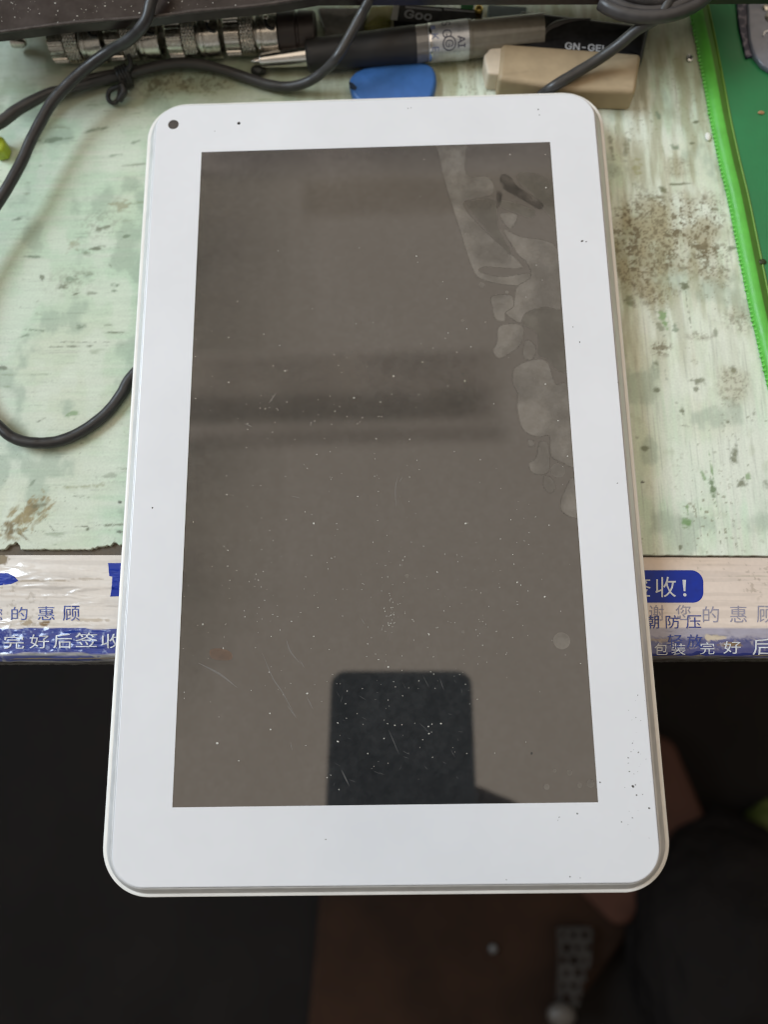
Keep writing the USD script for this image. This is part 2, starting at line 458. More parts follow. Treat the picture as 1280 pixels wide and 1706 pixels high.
def tape_point(x, s):
    """World point and outward normal of the tape at x, s mm from its far edge."""
    x, s = np.broadcast_arrays(np.asarray(x, float), np.asarray(s, float))
    yt, yfr = tape_top(x), board_front(x) - .05
    L = yt - yfr - R0
    a = np.clip((s - L) / R0, 0, np.pi / 2)
    down = np.maximum(0, s - L - R0 * np.pi / 2)
    y = np.where(s < L, yt - s, yfr + R0 - R0 * np.sin(a))
    z = -.95 - R0 + R0 * np.cos(a) - down
    nrm = np.stack([np.zeros_like(y), -np.sin(a), np.cos(a)], -1)
    # wrinkles: broad creases plus fine crumples towards the edge
    q = np.stack([x * .05, s * .35, np.zeros_like(x)], -1)
    w = np.abs(meshkit.fbm(q, 4, 61) - .5) * 2
    crease = np.maximum(0, .22 - w) * 4.0
    q2 = np.stack([x * .26, s * .8, np.full_like(x, 4.)], -1)
    crumple = meshkit.fbm(q2, 3, 62)
    edge = smoothstep(L - 12, L - 4, s)
    left = smoothstep(30, -40, x)
    h = crease * (.06 + .22 * left) * smoothstep(0, 4, s) + crumple * (.03 + .55 * edge)
    # a long blister under the film left of the tablet
    p = at(110, 968, -.95)
    bl = np.exp(-(((x - p[0]) / 17)**2 + ((tape_top(x) - s - p[1] + 1.2 * np.sin((x - p[0]) * .12)) / 3.0)**2))
    h = h + .9 * bl
    return np.stack([x, y, z], -1) + nrm * h[..., None], nrm


X2, S2 = np.meshgrid(x2, s2, indexing='ij')
TP, TN = tape_point(X2, S2)


def s_of(x, y):
    return tape_top(x) - y


def sv(u, v):                          # tape coordinate s of a pixel
    p = at(u, v, -.95)
    return float(s_of(p[0], p[1]))


tc = np.empty(X2.shape + (3,))
n_a = meshkit.fbm(np.stack([X2 * .05, S2 * .05, X2 * 0], -1), 4, 71)
n_b = meshkit.fbm(np.stack([X2 * .04, S2 * .9, X2 * 0], -1), 4, 72)
n_c = meshkit.fbm(np.stack([X2 * .9, S2 * .9, X2 * 0], -1), 4, 73)
tc[:] = srgb(222, 214, 206)
rt = smoothstep(40, 90, X2)
tc[:] = tc * (1 - rt[..., None]) + srgb(224, 208, 196) * rt[..., None]
tan = smoothstep(120, 85, X2) * smoothstep(60, 80, X2) * smoothstep(6, 0, S2)
tc[:] = tc * (1 - .35 * tan[..., None]) + srgb(200, 165, 125) * .35 * tan[..., None]
tc *= (1 - .10 * smoothstep(.5, .62, n_b) - .06 * smoothstep(.5, .7, n_a))[..., None]
gr = smoothstep(.62, .75, n_c) * smoothstep(.52, .68, n_a) * .6
tc[:] = tc * (1 - .6 * gr[..., None]) + srgb(120, 105, 80) * .6 * gr[..., None]


def tpaint(mask, color, k=1.0):
    m = np.clip(mask, 0, 1)[..., None] * k
    tc[:] = tc * (1 - m) + np.array(color) * m


sL0, sL1 = sv(100, 1047), sv(100, 1088)
wob = .5 * (meshkit.noise(np.stack([X2 * .3, X2 * 0, X2 * 0], -1), 75) - .5)
blue = srgb(28, 54, 138)
lm = smoothstep(10, -10, X2)
band = smoothstep(sL0 - .15, sL0 + .15, S2 + wob) * smoothstep(sL1 + .4, sL1 - .2, S2 + wob) * lm
tpaint(band, blue)
tpaint(band * smoothstep(.66, .72, n_c), srgb(140, 155, 195), .6)
tpaint(smoothstep(sL1, sL1 + .3, S2 + wob) * lm, srgb(120, 125, 128), .8)
tpaint(smoothstep(sL1 + .6, sL1 + .8, S2) * smoothstep(sL1 + 2.6, sL1 + 2.3, S2) * lm * smoothstep(.4, .5, n_a + .3 * (n_c - .5)), srgb(36, 52, 120), .9)
sR0, sR1, sR2 = sv(1200, 1046), sv(1200, 1062), sv(1200, 1094)
rm = smoothstep(-10, 10, X2)
tpaint(smoothstep(sR0 - .1, sR0 + .2, S2) * rm, srgb(150, 148, 168), .9)
tpaint(smoothstep(sR1 - .5, sR1 + .8, S2 + 1.6 * (n_c - .5)) * rm, srgb(38, 52, 118), .9)
tpaint(smoothstep(sR1 + 2.6, sR1 + 3.4, S2 + wob) * smoothstep(sR2 + .3, sR2 - .2, S2) * rm, srgb(24, 38, 112), .9)
tpaint(smoothstep(sR2 - .1, sR2 + .4, S2) * rm, srgb(120, 118, 108), .9)
tpaint(smoothstep(.56, .68, n_c) * smoothstep(sR1 - .5, sR1 + .5, S2) * smoothstep(sR1 + 4, sR1 + 3, S2) * rm, srgb(185, 175, 165), .45)


def tblot(u, v, a, b, color, k=.9, seed=0):
    p = at(u, v, -.95)
    n = meshkit.fbm(np.stack([X2 * .8, S2 * .8, np.full_like(X2, seed)], -1), 4, seed)
    tpaint(smoothstep(0, .4, 1 - np.hypot((X2 - p[0]) / a, (S2 - s_of(p[0], p[1])) / b) + 1.2 * (n - .55)), color, k)


tblot(75, 1038, 2.2, 1.2, srgb(120, 92, 52), .9, 81)
tblot(45, 1037, 2.4, 1.0, srgb(150, 130, 95), .7, 82)
tblot(5, 932, 2.2, 2.2, srgb(116, 96, 58), .95, 83)
tblot(150, 1033, 8, .7, srgb(170, 152, 128), .6, 84)
tblot(70, 968, 12, .35, srgb(160, 145, 125), .7, 85)
tblot(150, 965, 6, .5, srgb(165, 152, 136), .6, 86)
tblot(1215, 1074, 4.2, .9, srgb(118, 92, 54), .95, 87)
tblot(1190, 1062, 4.0, 1.0, srgb(205, 190, 165), .9, 88)
tblot(1100, 1066, 4, .7, srgb(150, 130, 105), .6, 89)
tblot(1250, 960, 9, .35, srgb(190, 178, 162), .6, 90)
M_tape = painted('tape_film', .22, grain=.05, gscale=900, bump=.05, coat_weight=.6, coat_roughness=.1)
tape = thing('packing_tape', (0, -45, -.95), 'crinkled white packing tape with blue Chinese lettering along the bench edge', 'tape')
Tv = TP.reshape(-1, 3)
O('film', trimesh.Trimesh(Tv, grid(x2, s2)[:, ::-1] * 1, process=False), M_tape, tape, smooth=True, paint=np.clip(tc, .01, .85).reshape(-1, 3))


def on_tape(poly_xy, lift=.10):
    """A printed shape, given in plan, laid over the tape's wrinkles."""
    m = sheet(poly_xy, 0, .001)
    top = m.faces[np.abs(m.face_normals[:, 2] - 1) < .01]
    v, f = m.vertices[:, :2], top
    v3, f = trimesh.remesh.subdivide_to_size(np.c_[v, np.zeros(len(v))], f, .8, max_iter=12)
    t = trimesh.Trimesh(v3, f, process=True)
    p, n = tape_point(t.vertices[:, 0], s_of(t.vertices[:, 0], t.vertices[:, 1]))
    return trimesh.Trimesh(p + n * lift, t.faces, process=False)


def glyph(ch, px):
    """The character's outline mapped into the pixel box (u0, v0, u1, v1) on the tape."""
    u0, v0, u1, v1 = px
    ps = []
    for pl in GLYPHS[ch].split('|'):
        rings = []
        for q in pl.split(';'):
            a = np.array([[float(t) for t in w.split(',')] for w in q.split()]) / 99
            rings.append(ats(np.c_[u0 + (u1 - u0) * a[:, 0], v1 + (v0 - v1) * a[:, 1]], -.95)[:, :2])
        ps.append(Polygon(rings[0], rings[1:]).buffer(0))
    return shapely.union_all(ps)


def px_poly(pts, z=-.95, r=0):
    return rounded(ats(pts, z), r) if r else Polygon(ats(pts, z)[:, :2])


GLYPHS = {
  '您': '30,72 41,85 46,96 46,99 55,98 52,91 52,89 97,89 99,88 97,81 90,70 84,71 84,73 87,77 87,82 47,82 44,76 36,67|80,28 85,32 89,30 91,24 96,18 99,7 91,4 89,13|78,66 81,69 85,69 95,55 98,47 91,44 85,56 78,64|24,8 24,30 33,30 33,9 36,8 70,8 74,11 75,20 82,17 80,5 76,1 73,0 33,0 28,2|53,40 51,44 61,44 64,45 64,78 71,78 72,42 70,40 65,37 53,37|42,34 43,37 48,39 59,27 64,20 56,16 50,26|33,48 42,58 46,69 54,67 54,64 51,58 40,44|0,66 0,69 5,72 15,83 25,99 33,98 32,94 23,81 23,37 15,37 15,70 13,69 7,62 4,62|1,5 1,8 3,9 8,18 11,28 12,29 18,28 19,24 10,3 8,2',
  '的': '42,58 42,61 47,66 54,80 60,99 68,97 64,82 99,82 95,17 92,5 87,1 64,0 61,9 81,8 86,14 87,29 88,30 88,44 90,45 91,74 61,74 49,55|55,51 57,55 62,56 78,37 79,31 72,28 68,35 59,48|0,81 13,81 18,99 27,97 21,81 40,81 40,10 9,10 8,2 0,1;8,18 33,17 33,43 8,43;9,73 8,51 33,51 33,73',
  '惠': '3,86 3,92 44,92 46,94 46,99 54,99 55,92 98,92 98,86 54,86 54,79 90,78 90,48 76,47 92,38 99,32 93,27 85,34 46,33 46,31 53,28 64,20 60,14 45,25 41,26 41,28 45,31 45,33 3,32 3,39 46,39 46,48 10,48 10,78 46,79 46,86;54,67 82,66 82,72 55,73;55,61 54,53 82,54 82,61;55,48 54,40 72,41 72,42 68,44 70,48;18,55 20,53 46,53 46,60 19,61;18,67 46,66 46,72 19,73|80,22 80,24 87,26 98,11 99,4 91,3 90,8|24,8 24,25 25,26 33,25 33,8 37,7 67,7 72,11 72,17 80,15 78,4 72,0 32,0 26,2|0,5 9,20 10,26 18,24 15,13 9,3 6,2',
  '顾': '76,17 76,19 81,22 86,17 88,17 99,4 94,0 81,14|52,90 52,98 98,98 98,90 79,90 74,81 75,79 95,79 95,26 87,26 87,72 61,72 61,26 54,27 54,79 68,79 70,89|47,4 57,10 67,21 70,32 70,63 77,63 77,33 73,18 68,12 68,10 60,3 54,0 51,0 50,2|0,3 4,18 5,37 6,37 6,99 47,99 47,91 14,91 14,43 13,43 12,20 6,0|18,4 17,11 20,16 20,78 46,78 46,40 44,36 32,34 31,39 31,41 38,41 40,44 40,71 27,71 27,16 29,16 44,23 45,16 42,15 20,3',
  '谢': '65,68 65,75 85,76 85,99 92,99 92,76 99,75 99,68 92,67 92,6 91,3 88,1 73,0 71,6 71,8 83,8 85,9 85,67|65,57 70,59 73,58 79,40 79,33 73,32 71,45|24,9 41,25 41,27 47,33 46,36 26,36 26,42 32,43 32,87 42,87 45,99 51,99 52,95 49,87 61,87 61,3 54,0 44,0 42,3 42,6 53,6 54,8 54,30 46,21 46,19 32,5 27,4 27,6;40,67 40,58 54,58 54,67;40,81 40,73 54,74 54,81;54,42 54,52 39,51 39,42|0,58 0,66 20,66 20,21 22,21 27,27 29,27 30,24 30,19 29,19 12,3 8,6 8,10 12,17 12,58|4,91 10,97 18,88 24,80 20,75 17,75 10,87',
  '完': '3,0 0,6 10,9 19,13 26,21 29,32 29,39 1,39 1,47 97,47 97,39 65,39 65,11 68,9 88,9 90,11 91,22 94,22 99,19 98,10 94,2 64,1 59,4 58,6 57,39 38,39 38,32 35,19 29,11 21,4 9,0|3,86 44,86 45,90 40,97 49,99 56,86 95,86 95,63 86,63 85,79 12,79 12,63 3,63|20,60 20,67 78,67 78,60',
  '好': '43,45 43,53 67,53 67,67 79,78 82,83 47,84 47,91 92,91 96,88 92,81 86,76 86,74 76,64 76,53 99,53 99,45 76,45 76,6 73,2 68,0 54,0 51,6 51,8 67,8 67,45|0,5 0,8 7,11 20,25 19,29 4,39 11,69 1,70 1,77 13,78 16,99 23,99 23,91 20,78 43,76 37,44 31,29 43,18 43,15 37,10 36,13 27,21 16,8 14,7 7,1 4,0;14,42 22,36 25,35 32,55 34,70 20,70 18,69 18,63 13,46',
  '后': '0,4 0,8 6,19 11,36 12,90 52,94 79,99 86,99 91,92 61,87 21,84 21,70 99,70 99,62 21,62 18,32 14,14 7,0|29,0 29,47 91,47 91,0 83,0 82,5 39,5 38,0;38,14 82,13 83,39 38,39',
  '签': '0,46 1,48 7,49 27,58 28,60 39,65 48,74 44,77 46,82 31,82 30,80 34,73 34,70 28,67 22,80 17,82 14,75 8,66 4,66 1,69 0,71 7,80 14,93 15,99 23,97 21,88 47,88 48,83 54,90 57,99 65,97 63,88 97,88 97,82 77,81 78,79 83,72 83,69 75,67 74,71 67,82 57,82 53,76 56,73 55,70 65,62 82,53 98,49 99,47 95,41 86,44 72,50 71,44 27,44 26,49 4,40;29,51 30,50 70,51 55,61 51,65 47,64 43,60|2,8 60,8 71,24 76,38 79,39 84,37 84,34 70,8 96,8 96,0 3,0|42,35 43,38 48,39 56,24 57,16 51,14 46,28|15,33 15,35 22,37 27,29 29,23 31,22 33,15 26,13 21,24',
  '收': '0,27 3,30 4,35 4,87 12,87 13,33 29,39 29,98 37,98 38,53 43,58 49,71 55,89 56,99 65,98 61,79 99,79 99,71 90,71 85,47 76,29 77,26 86,16 88,16 95,10 99,9 99,6 95,3 95,1 86,5 71,21 60,10 59,9 49,2 45,1 43,3 41,7 54,15 66,28 57,46 53,58 51,56 45,46 42,48 39,52 37,52 37,1 36,0 29,1 28,30 11,24 4,20;59,71 62,55 69,38 71,37 78,53 81,71',
  '包': '0,60 0,62 2,62 17,79 23,89 25,91 28,99 37,97 31,87 32,84 89,84 89,58 88,57 87,33 86,28 81,23 65,23 63,30 76,30 79,33 80,49 81,50 81,76 25,76 17,65 60,64 60,32 25,31 25,11 27,9 31,8 84,8 89,11 90,18 91,21 94,21 99,18 97,7 95,3 87,0 28,0 22,2 17,8 17,64 15,64 8,55 4,55;25,40 52,39 53,56 25,56',
  '装': '0,19 2,21 10,22 13,24 22,27 35,33 37,36 1,36 1,43 45,43 45,46 43,48 43,50 47,51 52,51 55,43 98,43 98,36 57,36 59,31 67,23 77,28 85,34 91,31 91,29 75,20 74,19 85,12 99,9 95,1 81,5 63,16 54,27 49,35 31,24 31,11 35,11 58,16 57,9 38,5 20,0 18,7 24,11 23,20 9,15 3,15 3,17|38,78 38,85 62,85 62,99 71,99 71,85 96,85 96,78 71,78 71,61 94,61 95,53 41,53 41,61 62,61 62,77|0,59 0,62 5,63 25,73 25,99 32,99 32,49 25,49 24,64 3,54|3,88 9,94 14,88 16,88 22,82 17,78 15,78 14,81 12,81 6,87',
  '防': '0,95 31,95 35,93 32,81 24,64 24,61 28,57 33,47 34,33 32,27 24,23 15,23 15,26 13,30 22,30 26,35 26,44 24,50 16,60 18,70 24,82 24,87 8,87 8,0 0,0|33,81 64,81 64,86 59,98 64,99 68,98 72,88 73,83 70,83 70,81 99,81 99,73 59,73 60,57 92,57 92,36 91,35 90,11 88,4 84,1 63,0 63,4 60,6 60,8 78,8 80,9 83,26 84,49 58,49 55,30 46,13 35,3 30,0 24,4 24,6 32,11 42,23 48,37 50,49 51,73 33,73',
  '压': '0,3 0,8 2,11 5,22 6,36 8,37 9,99 99,99 99,91 16,91 16,51 15,51 14,26 11,11 6,0|16,5 16,13 53,13 53,52 24,52 24,60 52,60 53,84 61,84 62,60 93,60 93,52 61,52 61,13 98,13 98,5|70,39 70,41 73,43 76,43 89,30 90,26 84,22 79,29',
  '潮': '24,19 24,27 41,28 41,35 29,36 29,71 41,71 41,79 27,80 27,87 41,87 41,99 49,99 49,87 65,87 65,80 49,79 49,71 62,71 62,37 61,36 49,35 49,27 65,27 65,19 49,19 49,0 41,0 41,19;36,51 36,42 56,42 55,51;36,65 36,56 54,56 56,57 55,65|64,13 68,25 69,45 70,46 70,96 99,96 99,5 96,1 92,0 80,0 79,8 91,8 91,37 77,36 75,20 71,10 67,1 63,0 59,3 59,5;77,45 91,44 91,62 77,62;77,71 91,70 91,88 77,88|3,93 9,98 18,91 20,90 24,85 20,81 18,81 13,86 11,86|2,4 3,10 9,20 11,29 13,32 16,41 18,41 22,38 22,34 10,1 7,1|0,62 0,65 3,68 7,68 8,66 16,62 21,57 17,52 14,52 11,56',
  '轻': '0,24 1,27 20,29 23,31 23,45 6,45 4,44 2,50 9,63 12,78 1,79 1,86 14,86 16,93 16,99 25,98 23,86 41,86 41,79 21,78 14,57 12,54 13,53 23,53 23,70 29,70 30,53 41,53 42,56 54,60 64,67 70,73 74,76 74,77 80,84 80,86 47,86 47,94 90,94 94,91 88,80 77,67 98,57 99,56 98,52 96,50 92,50 80,58 70,62 67,59 51,50 46,48 44,51 42,53 40,45 30,45 29,33 32,31 41,33 42,27 29,23 29,0 23,0 23,21 1,18|41,2 41,10 67,10 67,36 48,37 48,44 95,44 95,37 75,36 75,10 99,10 99,2',
  '放': '0,5 0,7 4,11 8,18 14,39 14,74 1,75 1,82 23,82 23,87 19,98 26,99 27,97 31,85 27,84 27,82 48,82 48,75 21,74 21,61 43,61 44,53 47,57 55,73 61,99 70,98 66,80 98,80 98,72 91,72 90,70 86,51 81,36 77,29 81,22 90,13 99,7 94,1 86,4 72,20 62,10 47,0 42,6 56,15 67,28 60,48 59,56 57,58 51,47 48,47 45,51 43,51 42,13 41,8 37,2 22,1 20,6 20,9 31,9 34,12 35,33 36,34 35,53 21,53 21,36 17,18 12,7 6,1 4,1;63,72 70,43 72,39 73,39 79,54 82,72',
}

M_ink = mat('blue_ink', srgb(48, 66, 140), .4, var=.2)
M_ink2 = mat('faded_grey_ink', srgb(150, 146, 162), .4, var=.15)
M_inkw = mat('white_ink', srgb(205, 208, 214), .4, var=.15)
M_badge = mat('badge_blue', srgb(20, 48, 150), .4, var=.15, specular_ior_level=.25)
for ch, b in (('您', (-14, 1013, 4, 1034)), ('的', (19, 1011, 46, 1033)), ('惠', (63, 1010, 91, 1033)), ('顾', (105, 1009, 133, 1034))):
    O('printed_character', on_tape(glyph(ch, b)), M_ink, tape)
for ch, b in (('完', (8, 1058, 42, 1081)), ('好', (51, 1057, 83, 1080)), ('后', (90, 1056, 121, 1080)), ('签', (127, 1054, 164, 1078)), ('收', (170, 1056, 204, 1080))):
    O('printed_character', on_tape(glyph(ch, b), .16), M_inkw, tape)
O('blue_badge', on_tape(px_poly([(-60, 955), (14, 955), (26, 961), (32, 968), (20, 973), (-10, 977), (-60, 980)]), .08), M_badge, tape)
O('blue_badge', on_tape(px_poly([(180, 938), (215, 938), (215, 993), (184, 994), (188, 975), (188, 961), (183, 960)]), .08), M_badge, tape)
bp = ats([(1000, 950), (1172, 950), (1172, 1004), (1000, 1004)], -.95)[:, :2]
O('blue_badge', on_tape(Polygon(bp).buffer(-3.4).buffer(3.4), .08), M_badge, tape)
O('printed_character', on_tape(glyph('签', (1052, 962, 1084, 994)), .16), M_inkw, tape)
O('printed_character', on_tape(glyph('收', (1092, 961, 1126, 995)), .16), M_inkw, tape)
ex = shapely.union_all([px_poly([(1137, 966), (1143, 966), (1142, 985), (1139, 985)]), Point(at(1141, 991, -.95)[:2]).buffer(.5)])
O('printed_mark', on_tape(ex, .16), M_inkw, tape)
for ch, b in (('谢', (1082, 1008, 1106, 1034)), ('您', (1126, 1008, 1151, 1033)), ('的', (1171, 1010, 1198, 1037)), ('惠', (1216, 1009, 1244, 1037)), ('顾', (1261, 1009, 1288, 1037))):
    O('printed_character', on_tape(glyph(ch, b)), M_ink2, tape)
for ch, b in (('潮', (1072, 1025, 1098, 1047)), ('防', (1109, 1025, 1132, 1047)), ('压', (1143, 1025, 1168, 1047)), ('轻', (1112, 1057, 1136, 1079)), ('放', (1144, 1057, 1170, 1079))):
    O('printed_character', on_tape(glyph(ch, b), .18), M_ink, tape)
for ch, b in (('包', (1090, 1072, 1112, 1090)), ('装', (1118, 1072, 1142, 1090)), ('完', (1166, 1070, 1190, 1089)), ('好', (1205, 1068, 1234, 1088)), ('后', (1254, 1064, 1286, 1090))):
    O('printed_character', on_tape(glyph(ch, b), .14), M_inkw, tape)


# ------------------------------------------------------------------ the tablet
ZT = 15.0                              # glass height; the tablet lies on the cables
GC, GH, GR = np.array([-.3, -.9]), np.array([71.05, 118.1]), 8.6


def rrect(d, n=40):
    """Outline of the front glass grown by d mm."""
    r = max(GR + d, .5)
    h = GH + d - r
    pts = []
    for k, (sx, sy) in enumerate(((1, 1), (-1, 1), (-1, -1), (1, -1))):
        for a in np.linspace(0, np.pi / 2, n):
            t = a + k * np.pi / 2
            pts.append([GC[0] + sx * h[0] + r * math.cos(t), GC[1] + .185 * max(d, 0) + sy * h[1] + r * math.sin(t)])
    # straight runs get extra points so that all rings stay even
    return np.array(pts)


def rings(prof):
    return loop_stack([np.c_[rrect(d), np.full(160, z)] for d, z in prof])


def band(prof):
    """Open ring-shaped strip following the outline."""
    L = [np.c_[rrect(d), np.full(160, z)] for d, z in prof]
    n = 160
    F = []
    for i in range(len(L) - 1):
        for k in range(n):
            a, b = i * n + k, i * n + (k + 1) % n
            F += [[a, b, b + n], [a, b + n, a + n]]
    return trimesh.Trimesh(np.vstack(L), F, process=False)


M_white = mat('white_front', (.755, .765, .80), .24, var=.035, vscale=26)
M_shell = mat('cream_shell', (.84, .825, .79), .32, var=.06, vscale=120)
M_frame = mat('silver_frame', (.68, .675, .67), .45, var=.10, vscale=200, metallic=.15)
M_dark = mat('black_plastic', (.012, .012, .013), .3)
M_groove = mat('groove_dirt', (.16, .15, .14), .7, var=.4, vscale=700)


def screen_mat(name, base, haze):
    c = np.array(base)
    return usdkit.material(stage, '/World/Looks/' + name, {
        'g': ('geometry', {}), 'n': ('noise_texture', {'scale': 45.0, 'detail': 6.0, 'roughness': .65}),
        'm': ('noise_texture', {'scale': 500.0, 'detail': 4.0}),
        'mx': ('math', {'math_type': 'multiply'}),
        'r': ('rgb_ramp', {'ramp': [(.15, tuple(c)), (.45, tuple(c + haze))]}),
        'p': ('principled_bsdf', {'roughness': .035, 'ior': 1.78, 'coat_weight': 1.0, 'coat_ior': 1.52, 'coat_roughness': .02})},
        [('g.position', 'n.vector'), ('g.position', 'm.vector'), ('n.fac', 'mx.value1'), ('m.fac', 'mx.value2'), ('mx.value', 'r.fac'), ('r.color', 'p.base_color')], surface='p.BSDF')


def film_mat(name, base, haze, lo, hi):
    """Adhesive or film caught under the glass: the screen's gloss, a paler, mottled body that thins out in places."""
    c = np.array(base)
    return usdkit.material(stage, '/World/Looks/' + name, {
        'g': ('geometry', {}), 'n': ('noise_texture', {'scale': 320.0, 'detail': 5.0, 'roughness': .65}), 'k': ('noise_texture', {'scale': 110.0, 'detail': 3.0}),
        'r': ('rgb_ramp', {'ramp': [(.3, tuple(c)), (.7, tuple(c + haze))]}), 'f': ('map_range', {'from_min': .35, 'from_max': .62, 'to_min': lo, 'to_max': hi, 'clamp': True}),
        'p': ('principled_bsdf', {'roughness': .05, 'ior': 1.78, 'coat_weight': 1.0, 'coat_ior': 1.52, 'coat_roughness': .03}), 't': ('transparent_bsdf', {}), 'm': ('mix_closure', {})},
        [('g.position', 'n.vector'), ('g.position', 'k.vector'), ('n.fac', 'r.fac'), ('r.color', 'p.base_color'), ('k.fac', 'f.value'), ('f.result', 'm.fac'), ('t.BSDF', 'm.closure1'), ('p.BSDF', 'm.closure2')], surface='m.closure')


M_screen = screen_mat('screen_glass', (.017, .017, .018), .015)
M_patch = film_mat('stuck_patch', (.078, .073, .064), .040, .6, 1.0)
M_patch2 = film_mat('stuck_patch_dull', (.038, .039, .032), .022, .4, .9)
M_halo = film_mat('stuck_patch_edge', (.055, .052, .046), .02, .35, .8)
M_orange = film_mat('orange_smear', (.13, .048, .018), .03, .15, .75)
M_contact = usdkit.material(stage, '/World/Looks/wet_contact', {'g': ('geometry', {}), 'k': ('noise_texture', {'scale': 260.0, 'detail': 4.0}), 'f': ('map_range', {'from_min': .35, 'from_max': .6, 'to_min': .05, 'to_max': .55, 'clamp': True}),
    'p': ('principled_bsdf', {'base_color': (.02, .02, .019), 'roughness': .06, 'ior': 1.55}), 't': ('transparent_bsdf', {}), 'm': ('mix_closure', {})},
    [('g.position', 'k.vector'), ('k.fac', 'f.value'), ('f.result', 'm.fac'), ('t.BSDF', 'm.closure1'), ('p.BSDF', 'm.closure2')], surface='m.closure')
M_dust = mat('white_dust', (.55, .54, .50), .8)
M_scr = usdkit.material(stage, '/World/Looks/scratch', {'d': ('diffuse_bsdf', {'color': (.5, .5, .5)}), 't': ('transparent_bsdf', {}), 'm': ('mix_closure', {'fac': .17})},
                        [('t.BSDF', 'm.closure1'), ('d.BSDF', 'm.closure2')], surface='m.closure')
M_speck = mat('dark_speck', (.06, .055, .05), .8)

tab = thing('tablet', (0, 0, 3.5), 'white tablet with a dark scratched screen, lying over the bench edge', 'tablet')
O('back_shell', rings([(-3, 3.5), (1.5, 3.9), (3.6, 5.6), (4.5, 8.0), (4.6, 9.2), (4.45, 9.75), (4.1, 10.0), (3.4, 9.9), (3.2, 9.4), (-1, 9.3)]), M_shell, tab, smooth=50)
O('side_frame', band([(3.25, 9.6), (3.2, 10.3), (2.9, 10.9), (1.2, 13.6), (.85, 14.0), (.55, 14.05), (.45, 13.6)]), M_frame, tab, smooth=40)
O('seam', band([(.5, 13.9), (.05, 13.9)]), M_groove, tab)
# front: a white border with the screen's opening
SW, SH = 56.05, 99.6
o1 = [np.c_[rrect(.22), np.full(160, 13.7)], np.c_[rrect(.22), np.full(160, 14.75)], np.c_[rrect(.12), np.full(160, 14.92)], np.c_[rrect(-.15), np.full(160, ZT)]]
outer = Polygon(rrect(-.15))
hole = sbox(-SW, -SH, SW, SH)
flat = trimesh.creation.extrude_polygon(outer.difference(hole), .02, engine='earcut')
flat.apply_translation([0, 0, ZT - .02])
sides = []
for i in range(3):
    for k in range(160):
        a, b = i * 160 + k, i * 160 + (k + 1) % 160
        sides += [[a, b, b + 160], [a, b + 160, a + 160]]
bez = trimesh.util.concatenate([flat, trimesh.Trimesh(np.vstack(o1), sides, process=False)])
O('front_border', bez, M_white, tab, smooth=35)
scr = O('screen', bx(-SW - .2, SW + .2, -SH - .2, SH + .2, ZT - .6, ZT - .035), M_screen, tab)
ZS = ZT - .035


def sp(u, v):
    return at(u, v, ZT)[:2]


LIFT = [.004]


def closed(p, per=6):
    p = np.array(p)
    n = len(p)
    t = np.linspace(0, 1, per, endpoint=False)[:, None]
    out = []
    for i in range(n):
        a, b, c, d = p[i - 1], p[i], p[(i + 1) % n], p[(i + 2) % n]
        out.append(.5 * (2 * b + (c - a) * t + (2 * a - 5 * b + 4 * c - d) * t**2 + (3 * b - a - 3 * c + d) * t**3))
    return np.vstack(out)


def film(poly, z):
    m = sheet(poly, z, .005)
    m.update_faces(m.face_normals[:, 2] > .9)
    m.remove_unreferenced_vertices()
    return m


def patch(pts, r, m, nm='stuck_patch', lift=0):
    LIFT[0] += .0012
    lift = LIFT[0]
    lim = sbox(-SW + .02, -SH + .02, SW - .02, SH - .02)
    g = rounded(closed([sp(*p) for p in pts]), r * .6)
    b = O(nm, film(g.buffer(-.12).intersection(lim), ZS + lift - .0034), m, scr)
    O(nm + '_edge', film(g.buffer(.18).difference(g.buffer(-.12)).intersection(lim), ZS + lift - .004), M_halo, scr)


def z1(p):
    return [(640 + x / 3.556, 200 + y / 3.556) for x, y in p]


def z2(p):
    return [(740 + x / 3.708, 440 + y / 3.708) for x, y in p]


def z3(p):
    return [(640 + x / 3.281, 860 + y / 3.281) for x, y in p]


patch(z1([(300, 90), (480, 90), (485, 320), (620, 340), (640, 440), (470, 495), (600, 660), (790, 830), (800, 880), (600, 870), (570, 900), (700, 930), (860, 910), (840, 975), (720, 975), (600, 950), (530, 890), (440, 620), (360, 360), (325, 200)]), .35, M_patch)
patch(z1([(710, 650), (800, 690), (1025, 760), (1050, 1100), (1000, 1115), (940, 1110), (830, 1170), (800, 1200), (720, 1140), (770, 1080), (790, 990), (870, 930), (850, 850), (790, 790)]), .6, M_patch)
patch(z1([(690, 480), (760, 490), (890, 540), (870, 580), (780, 550), (690, 510)]), .35, M_patch2)
patch(z1([(800, 320), (900, 320), (1000, 390), (1040, 520), (1020, 600), (940, 520), (880, 440), (810, 380)]), .5, M_patch2)
patch(z1([(690, 560), (790, 565), (745, 645)]), .4, M_patch)
patch(z1([(500, 500), (650, 480), (680, 640), (760, 800), (690, 740), (600, 640)]), .5, M_patch2, lift=-.001)
patch(z2([(300, 200), (410, 195), (430, 260), (380, 300), (375, 350), (320, 340), (300, 270)]), .9, M_patch, 'bubble')
patch(z2([(340, 390), (430, 370), (490, 390), (490, 450), (470, 500), (410, 550), (340, 580), (305, 540), (330, 480)]), 1.1, M_patch, 'bubble')
patch(z2([(500, 480), (540, 480), (570, 530), (540, 590), (490, 570)]), .8, M_patch, 'bubble')
patch(z2([(440, 640), (560, 590), (640, 610), (690, 740), (762, 745), (780, 960), (815, 1240), (720, 1220), (660, 1180), (650, 1060), (580, 1068), (490, 1020), (455, 900), (455, 800), (425, 730)]), 1.2, M_patch)
